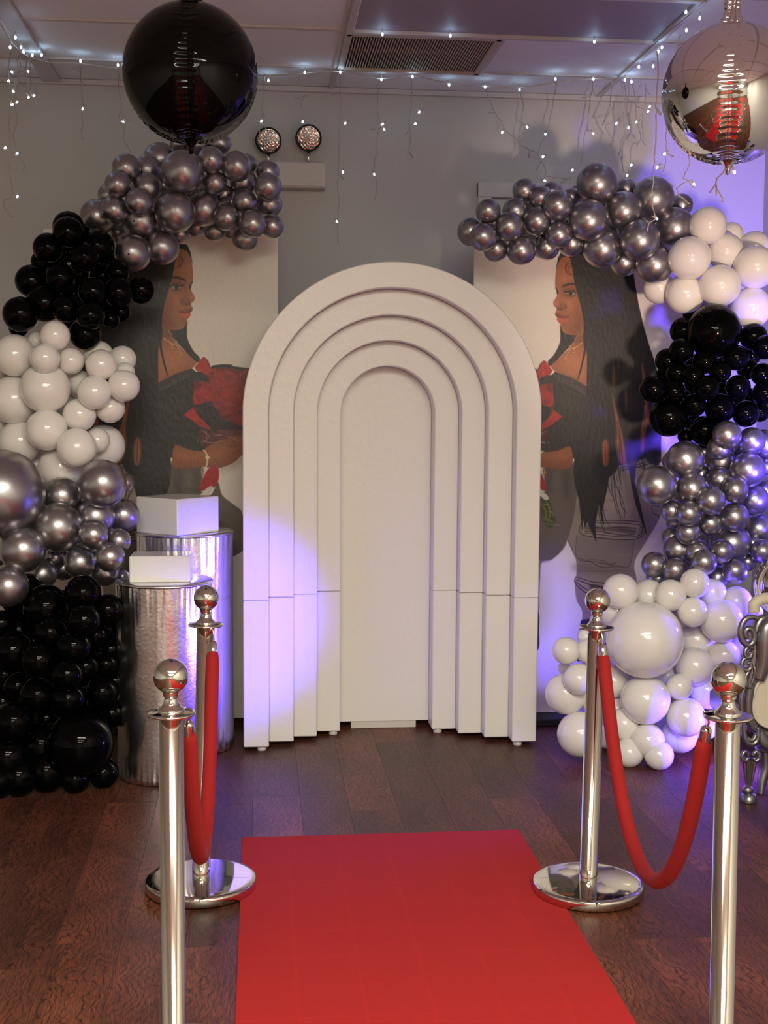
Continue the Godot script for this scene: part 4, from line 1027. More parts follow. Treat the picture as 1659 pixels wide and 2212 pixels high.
func fairy_lights() -> void:
	var strands := [
		{"wire": [Vector3(-1.050, 2.990, -5.637), Vector3(-1.133, 2.990, -5.986), Vector3(-1.126, 2.891, -6.000), Vector3(-1.136, 2.767, -6.000), Vector3(-1.135, 2.621, -6.000), Vector3(-1.141, 2.534, -6.000), Vector3(-1.126, 2.434, -6.000), Vector3(-1.168, 2.403, -6.000), Vector3(-1.157, 2.360, -6.000), Vector3(-1.128, 2.329, -6.000)], "bulbs": [Vector3(-1.135, 2.944, -6.000), Vector3(-1.155, 2.644, -6.000), Vector3(-1.105, 2.426, -6.000)]},
		{"wire": [Vector3(-1.040, 2.990, -5.686), Vector3(-1.095, 2.974, -6.000), Vector3(-1.110, 2.860, -6.000), Vector3(-1.103, 2.767, -6.000), Vector3(-1.121, 2.705, -6.000), Vector3(-1.102, 2.622, -6.000), Vector3(-1.077, 2.581, -6.000), Vector3(-1.074, 2.535, -6.000)], "bulbs": [Vector3(-1.122, 2.984, -6.000), Vector3(-1.120, 2.839, -6.000), Vector3(-1.102, 2.620, -6.000)]},
		{"wire": [Vector3(-1.026, 2.990, -5.706), Vector3(-1.091, 2.959, -6.020), Vector3(-1.067, 2.897, -6.020), Vector3(-1.051, 2.867, -6.020)], "bulbs": [Vector3(-1.049, 2.990, -6.007), Vector3(-1.121, 2.902, -6.020), Vector3(-1.103, 2.855, -6.020)]},
		{"wire": [Vector3(-1.000, 2.990, -5.724), Vector3(-1.061, 2.980, -6.020), Vector3(-1.046, 2.929, -6.020)], "bulbs": [Vector3(-1.051, 2.877, -6.020), Vector3(-1.012, 2.990, -5.682)]},
		{"wire": [Vector3(-0.990, 2.990, -5.738), Vector3(-1.045, 2.950, -6.020), Vector3(-1.030, 2.899, -6.020)], "bulbs": [Vector3(-1.026, 2.886, -6.020)]},
		{"wire": [Vector3(-0.789, 2.990, -5.833), Vector3(-0.825, 2.966, -6.100), Vector3(-0.820, 2.882, -6.100), Vector3(-0.821, 2.787, -6.100), Vector3(-0.828, 2.733, -6.100), Vector3(-0.818, 2.708, -6.100)], "bulbs": [Vector3(-0.818, 2.852, -6.100)]},
		{"wire": [Vector3(-0.631, 2.990, -5.891), Vector3(-0.651, 2.950, -6.100), Vector3(-0.641, 2.845, -6.100), Vector3(-0.635, 2.800, -6.100), Vector3(-0.630, 2.739, -6.100), Vector3(-0.630, 2.707, -6.100), Vector3(-0.596, 2.654, -6.100)], "bulbs": [Vector3(-0.635, 2.798, -6.100)]},
		{"wire": [Vector3(0.029, 2.990, -5.921), Vector3(0.021, 2.971, -6.100), Vector3(0.016, 2.874, -6.100), Vector3(0.010, 2.825, -6.100), Vector3(0.003, 2.767, -6.100), Vector3(0.016, 2.735, -6.100)], "bulbs": [Vector3(0.014, 2.819, -6.100)]},
		{"wire": [Vector3(0.231, 2.943, -6.100), Vector3(0.211, 2.934, -6.100), Vector3(0.205, 2.880, -6.100), Vector3(0.211, 2.835, -6.100)], "bulbs": [Vector3(0.209, 2.822, -6.100)]},
		{"wire": [Vector3(0.370, 2.990, -5.830), Vector3(0.389, 2.929, -6.150), Vector3(0.387, 2.755, -6.150), Vector3(0.383, 2.624, -6.150), Vector3(0.379, 2.514, -6.150), Vector3(0.386, 2.448, -6.150), Vector3(0.377, 2.360, -6.150), Vector3(0.382, 2.256, -6.150)], "bulbs": [Vector3(0.416, 2.830, -6.150), Vector3(0.405, 2.600, -6.150), Vector3(0.375, 2.364, -6.150)]},
		{"wire": [Vector3(0.560, 2.990, -5.938), Vector3(0.572, 2.967, -6.150), Vector3(0.570, 2.891, -6.150), Vector3(0.581, 2.830, -6.150), Vector3(0.564, 2.738, -6.150), Vector3(0.573, 2.694, -6.150), Vector3(0.560, 2.661, -6.150), Vector3(0.558, 2.593, -6.150), Vector3(0.570, 2.540, -6.150), Vector3(0.563, 2.472, -6.150)], "bulbs": [Vector3(0.597, 2.831, -6.150), Vector3(0.602, 2.807, -6.150), Vector3(0.556, 2.593, -6.150)]},
		{"wire": [Vector3(0.701, 2.990, -5.887), Vector3(0.736, 2.983, -6.150), Vector3(0.734, 2.918, -6.150), Vector3(0.725, 2.847, -6.150), Vector3(0.730, 2.797, -6.150), Vector3(0.727, 2.687, -6.150)], "bulbs": [Vector3(0.775, 2.893, -6.150), Vector3(0.757, 2.837, -6.150)]},
		{"wire": [Vector3(1.069, 2.990, -6.002), Vector3(1.109, 2.983, -6.150), Vector3(1.138, 2.916, -6.150), Vector3(1.182, 2.847, -6.150), Vector3(1.199, 2.817, -6.150), Vector3(1.264, 2.772, -6.150), Vector3(1.283, 2.746, -6.150), Vector3(1.357, 2.712, -6.150), Vector3(1.385, 2.671, -6.150), Vector3(1.400, 2.631, -6.150), Vector3(1.394, 2.577, -6.150)], "bulbs": [Vector3(1.183, 2.809, -6.150), Vector3(1.389, 2.697, -6.150), Vector3(1.396, 2.582, -6.150)]},
		{"wire": [Vector3(1.239, 2.990, -6.025), Vector3(1.284, 2.945, -6.150), Vector3(1.280, 2.911, -6.150), Vector3(1.276, 2.845, -6.150), Vector3(1.263, 2.801, -6.150), Vector3(1.269, 2.712, -6.150)], "bulbs": [Vector3(1.304, 2.837, -6.150)]},
		{"wire": [Vector3(1.387, 2.990, -5.885), Vector3(1.433, 2.949, -6.150), Vector3(1.418, 2.893, -6.150), Vector3(1.397, 2.806, -6.150), Vector3(1.375, 2.759, -6.150), Vector3(1.362, 2.703, -6.150), Vector3(1.376, 2.666, -6.150)], "bulbs": [Vector3(1.397, 2.806, -6.150)]},
		{"wire": [Vector3(1.547, 2.990, -5.831), Vector3(1.616, 2.966, -6.150), Vector3(1.608, 2.872, -6.150), Vector3(1.592, 2.787, -6.150), Vector3(1.580, 2.676, -6.150)], "bulbs": [Vector3(1.635, 2.815, -6.150)]},
		{"wire": [Vector3(1.384, 2.595, -6.100), Vector3(1.451, 2.588, -6.100), Vector3(1.514, 2.580, -6.100)], "bulbs": [Vector3(1.524, 2.627, -6.100)]},
		{"wire": [Vector3(1.627, 2.990, -5.804), Vector3(1.690, 2.934, -6.050), Vector3(1.665, 2.852, -6.050), Vector3(1.689, 2.791, -6.050), Vector3(1.717, 2.757, -6.050)], "bulbs": [Vector3(1.724, 2.845, -6.050)]},
		{"wire": [Vector3(1.681, 2.990, -5.814), Vector3(1.766, 2.990, -6.048), Vector3(1.756, 2.881, -6.050), Vector3(1.765, 2.793, -6.050), Vector3(1.755, 2.705, -6.050), Vector3(1.762, 2.613, -6.050)], "bulbs": [Vector3(1.784, 2.827, -6.050), Vector3(1.783, 2.600, -6.050)]},
		{"wire": [Vector3(1.726, 2.990, -5.825), Vector3(1.816, 2.959, -6.050), Vector3(1.823, 2.856, -6.050), Vector3(1.846, 2.774, -6.050), Vector3(1.800, 2.737, -6.050), Vector3(1.800, 2.651, -6.050)], "bulbs": [Vector3(1.823, 2.854, -6.050), Vector3(1.803, 2.649, -6.050)]},
		{"wire": [Vector3(1.813, 2.990, -5.882), Vector3(1.849, 2.927, -6.000), Vector3(1.833, 2.833, -6.000), Vector3(1.844, 2.763, -6.000)], "bulbs": [Vector3(1.872, 2.917, -6.000), Vector3(1.864, 2.895, -6.000)]},
		{"wire": [Vector3(1.599, 2.910, -5.050), Vector3(1.606, 2.801, -5.050), Vector3(1.601, 2.691, -5.050), Vector3(1.606, 2.627, -5.050), Vector3(1.603, 2.526, -5.050), Vector3(1.599, 2.453, -5.050), Vector3(1.594, 2.360, -5.050), Vector3(1.600, 2.277, -5.050), Vector3(1.614, 2.249, -5.050), Vector3(1.586, 2.226, -5.050), Vector3(1.577, 2.193, -5.050)], "bulbs": [Vector3(1.613, 2.451, -5.050), Vector3(1.614, 2.246, -5.050)]},
		{"wire": [Vector3(1.761, 2.698, -5.400), Vector3(1.759, 2.639, -5.400), Vector3(1.764, 2.580, -5.400), Vector3(1.752, 2.501, -5.400)], "bulbs": [Vector3(1.756, 2.576, -5.400)]},
		{"wire": [Vector3(1.795, 2.532, -5.200), Vector3(1.796, 2.485, -5.200), Vector3(1.772, 2.439, -5.200), Vector3(1.794, 2.428, -5.200), Vector3(1.759, 2.404, -5.200), Vector3(1.749, 2.377, -5.200), Vector3(1.780, 2.351, -5.200), Vector3(1.805, 2.332, -5.200)], "bulbs": [Vector3(1.820, 2.415, -5.200)]},
		{"wire": [Vector3(1.589, 2.294, -4.200), Vector3(1.552, 2.258, -4.200), Vector3(1.547, 2.234, -4.200), Vector3(1.564, 2.204, -4.200), Vector3(1.574, 2.179, -4.200)], "bulbs": [Vector3(1.610, 2.281, -4.200)]},
		{"wire": [Vector3(1.781, 2.990, -4.642), Vector3(1.795, 2.990, -4.695), Vector3(1.824, 2.990, -4.834), Vector3(1.842, 2.990, -4.891)], "bulbs": []},
		{"wire": [Vector3(1.678, 2.962, -5.000), Vector3(1.668, 2.917, -5.000), Vector3(1.665, 2.884, -5.000), Vector3(1.659, 2.844, -5.000)], "bulbs": []},
	]
	var main_wire := [Vector3(-0.896, 2.799, -4.600), Vector3(-0.960, 2.887, -5.100), Vector3(-1.009, 2.960, -5.500), Vector3(-1.004, 2.990, -5.747), Vector3(-0.920, 2.990, -5.842), Vector3(-0.789, 2.990, -5.841), Vector3(-0.627, 2.990, -5.907), Vector3(-0.293, 2.990, -5.945), Vector3(0.046, 2.990, -5.944), Vector3(0.214, 2.990, -5.882), Vector3(0.370, 2.990, -5.830), Vector3(0.560, 2.990, -5.938), Vector3(0.706, 2.990, -5.870), Vector3(0.893, 2.990, -5.981), Vector3(1.069, 2.987, -6.000), Vector3(1.233, 2.986, -6.000), Vector3(1.391, 2.990, -5.901), Vector3(1.543, 2.990, -5.814), Vector3(1.644, 2.990, -5.802), Vector3(1.647, 2.989, -5.700), Vector3(1.630, 2.973, -5.300), Vector3(1.621, 2.966, -5.000), Vector3(1.628, 2.964, -4.800), Vector3(1.645, 2.982, -4.600)]
	var main_bulbs := [Vector3(-1.004, 2.926, -5.350), Vector3(-0.955, 2.924, -5.200), Vector3(-0.988, 2.968, -5.500), Vector3(-0.976, 2.990, -5.699), Vector3(-0.936, 2.990, -5.694), Vector3(-0.781, 2.990, -5.771), Vector3(-0.624, 2.990, -5.820), Vector3(0.046, 2.989, -6.000), Vector3(0.209, 2.990, -5.842), Vector3(0.369, 2.990, -5.814), Vector3(0.567, 2.990, -5.920), Vector3(0.704, 2.990, -5.853), Vector3(0.893, 2.990, -5.981), Vector3(1.067, 2.990, -5.994), Vector3(1.234, 2.984, -6.000), Vector3(1.363, 2.990, -5.812), Vector3(1.536, 2.990, -5.790), Vector3(1.684, 2.990, -5.788), Vector3(1.724, 2.990, -5.817), Vector3(1.681, 2.990, -5.564), Vector3(1.726, 2.979, -5.500), Vector3(1.667, 2.975, -5.200), Vector3(1.652, 2.958, -5.200), Vector3(1.668, 2.958, -4.900), Vector3(1.668, 2.959, -4.750), Vector3(0.779, 2.990, -5.196), Vector3(0.502, 2.990, -5.210), Vector3(1.382, 2.990, -5.207), Vector3(1.596, 2.964, -4.700)]

	var t := thing("icicle_light_string", "clear wired string of icicle fairy lights along the ceiling edge", "string lights")
	obj("main_wire", tubed(smooth_path(main_wire, 3), 0.0028, 5), M.wire, t)
	var bulb := lathed([Vector2(0.0, -0.009), Vector2(0.0036, -0.007), Vector2(0.0050, -0.002), Vector2(0.004, 0.003), Vector2(0.0, 0.006)], 10)
	var cap := lathed([Vector2(0.0022, 0.003), Vector2(0.0034, 0.005), Vector2(0.003, 0.020), Vector2(0.0, 0.022)], 8)
	rng.seed = 12
	var k := 0
	for p in main_bulbs:
		var b := obj("bulb", bulb, M.bulb, t, p + Vector3(0, -0.006, 0))
		obj("bulb_cap", cap, M.wire, b)
		k += 1
		if p.y > 2.9:
			var l := OmniLight3D.new()
			l.name = "spark_%03d" % k
			l.light_color = Color(0.72, 0.86, 1.0)
			l.light_energy = 0.0013
			l.omni_range = 12.0
			l.omni_attenuation = 2.0
			l.light_size = 0.003
			l.shadow_enabled = true
			l.position = Vector3(0, -0.002, 0)
			b.add_child(l)
	for s in strands:
		var path := smooth_path(s.wire, 4)
		for q in range(1, path.size() - 1):
			path[q] += Vector3(rng.randf_range(-0.003, 0.003), 0, rng.randf_range(-0.004, 0.004))
		var w := obj("strand", tubed(path, 0.0025, 5), M.wire, t)
		for p in s.bulbs:
			var best: Vector3 = path[0]
			for v in path:
				if v.distance_to(p) < best.distance_to(p):
					best = v
			var b := obj("bulb", bulb, M.bulb, w, p)
			b.basis = Basis(Vector3(0, 0, 1), rng.randf_range(0.2, 1.2) * (1 if rng.randf() > 0.5 else -1))
			obj("bulb_cap", cap, M.wire, b)
			obj("lead", tubed([best, (best + p) / 2 + Vector3(0, 0.006, 0), p + b.basis * Vector3(0, 0.02, 0)], 0.0015, 5), M.wire, w)
		# bare tip tubes that hang off the strands
		for q in 2:
			var v: Vector3 = path[rng.randi_range(1, path.size() - 1)]
			var d := Vector3(rng.randf_range(-1, 1), rng.randf_range(-1.2, 0.2), rng.randf_range(-0.3, 0.3)).normalized()
			obj("tip_tube", tubed([v, v + d * 0.018, v + d * 0.04], [0.0015, 0.003, 0.003], 6), M.wire, w)


# ---------------------------------------------------------------- the backdrop

func backdrop() -> void:
	var t := thing("arch_backdrop", "white stepped backdrop of four nested arches round a flat arched panel", "backdrop", Vector3(0.565, 0, 0))
	var spring := 1.443
	var seam := 0.655
	var radii := [0.634, 0.527, 0.4195, 0.315, 0.2075]
	var fronts := [-5.255, -5.335, -5.41, -5.49]
	var c := 0.004
	for k in 4:
		var ro: float = radii[k] - (0.0 if k == 0 else 0.0006)
		var ri: float = radii[k + 1]
		var zf: float = fronts[k]
		var zb := -5.62
		var path := [Vector2(-1, seam + 0.0015)]
		for i in 73:
			var a := PI - PI * i / 72.0
			path.append(Vector2(cos(a), sin(a)))
		path.append(Vector2(1, seam + 0.0015))
		var at := func(i: int, r: float, z: float) -> Vector3:
			if i == 0 or i == 74:
				return Vector3(path[i].x * r, path[i].y, z)
			return Vector3(path[i].x * r, spring + path[i].y * r, z)
		var section := [Vector2(ri, zb), Vector2(ri, zf - c), Vector2(ri + c, zf), Vector2(ro - c, zf), Vector2(ro, zf - c), Vector2(ro, zb)]
		var st := begin()
		for s in 6:
			st.set_smooth_group(s + 1)
			var p: Vector2 = section[s]
			var q: Vector2 = section[(s + 1) % 6]
			for i in 74:
				var a0: Vector3 = at.call(i, p.x, p.y)
				var a1: Vector3 = at.call(i + 1, p.x, p.y)
				var b0: Vector3 = at.call(i, q.x, q.y)
				var b1: Vector3 = at.call(i + 1, q.x, q.y)
				for v in [a0, b0, b1, a0, b1, a1]:
					st.add_vertex(v)
		for i in [0, 74]:
			st.set_smooth_group(10)
			var e := []
			for s in section:
				e.append(at.call(i, s.x, s.y))
			for s in range(1, 5):
				for v in ([e[0], e[s], e[s + 1]] if i == 0 else [e[0], e[s + 1], e[s]]):
					st.add_vertex(v)
		obj("arch_ring", done(st), M.arch, t)
		for s in [-1, 1]:
			var xm: float = s * (ro + ri) / 2
			obj("lower_column", box(Vector3(ro - ri, seam - 0.022, zf - zb), c, Vector3(xm, (seam - 0.0015 + 0.0205) / 2, (zf + zb) / 2)), M.arch, t)
			if k == 0 or k == 3:
				obj("foot", lathed([Vector2(0.0, 0.0), Vector2(0.018, 0.0), Vector2(0.02, 0.004), Vector2(0.018, 0.0205), Vector2(0.0, 0.0205)], 16), M.plastic, t, Vector3(s * (ri + 0.03), 0, zf - 0.03))
	var poly := PackedVector2Array([Vector2(-0.2065, 0.035), Vector2(0.2065, 0.035)])
	for i in 41:
		var a := PI * i / 40.0
		poly.append(Vector2(0.2065 * cos(a), spring + 0.2065 * sin(a)))
	obj("centre_panel", plate(poly, -5.605, -5.635), M.arch, t)
	obj("foot", box(Vector3(0.30, 0.034, 0.022), 0.002, Vector3(0, 0.0175, -5.62)), M.plastic, t)


func photo_panels() -> void:
	var tex := print_texture()
	var m := mat(Color(0.97, 0.96, 0.945), 0.42)
	m.albedo_texture = tex
	m.normal_enabled = true
	m.normal_texture = noise_tex(0.10, 3, 512, true, 3.0, 33)
	m.normal_scale = 0.05
	m.texture_repeat = true
	for side in [1, -1]:
		var x0 := 0.974 if side == 1 else 0.086
		var wide := 1.03
		var label := "tall white panel printed with a long-haired woman, %s of the arches" % ("right" if side == 1 else "left")
		var t := thing("photo_panel", label, "photo panel", Vector3(x0 + side * wide / 2, 0, -5.70), 0.0, "pair of photo panels")
		obj("board", box(Vector3(wide, 2.205, 0.024), 0.003, Vector3(0, 1.1375, -0.013)), M.board, t)
		var st := begin(-1)
		var x := wide / 2 - 0.002
		for q in [[-1, 0], [-1, 1], [1, 1], [-1, 0], [1, 1], [1, 0]]:
			st.set_uv(Vector2((0.429 + 0.429 * q[0]) if side == 1 else (0.429 - 0.429 * q[0]), 1.0 - q[1]))
			st.add_vertex(Vector3(q[0] * x, 0.037 + q[1] * 2.201, 0.0))
		st.generate_normals()
		st.generate_tangents()
		obj("print", st.commit(), m, t)
		obj("foot", box(Vector3(0.62, 0.034, 0.30), 0.006, Vector3(side * 0.07, 0.0175, -0.02)), M.base_black, t)


# ---------------------------------------------------------------- balloons

func ordinal(n: int) -> String:
	return ["first", "second", "third", "fourth", "fifth", "sixth", "seventh", "eighth", "ninth", "tenth", "eleventh", "twelfth", "thirteenth", "fourteenth", "fifteenth", "sixteenth", "seventeenth", "eighteenth"][n]


func balloon(shape: Mesh, v: Array, look: String, mat_key: String, label: String, group: String, core: Vector3) -> MeshInstance3D:
	var o := obj("balloon", shape, M[mat_key], self, Vector3(v[0], v[1], v[2]))
	tag(o, label, "balloon", group)
	var view := (Vector3(0, 1.49, 0) - o.position).normalized()
	var neck := (core + Vector3(0, 0, -0.15) - o.position).normalized() - view * 1.1
	if v.size() > 4:
		neck = -view + Vector3(0.12, -0.05, 0.0)
	neck = (neck + Vector3(rng.randf_range(-0.25, 0.25), rng.randf_range(-0.25, 0.25), 0)).normalized()
	var b := Basis(Quaternion(Vector3.UP, -neck)) * Basis(Vector3.UP, rng.randf() * TAU)
	o.basis = b.scaled(Vector3.ONE * v[3])
	if v.size() > 4:
		obj("tip", lathed([Vector2(0.0, 0.995), Vector2(0.055, 0.995), Vector2(0.035, 1.01), Vector2(0.0, 1.02)], 14), M.tip, o)
	return o


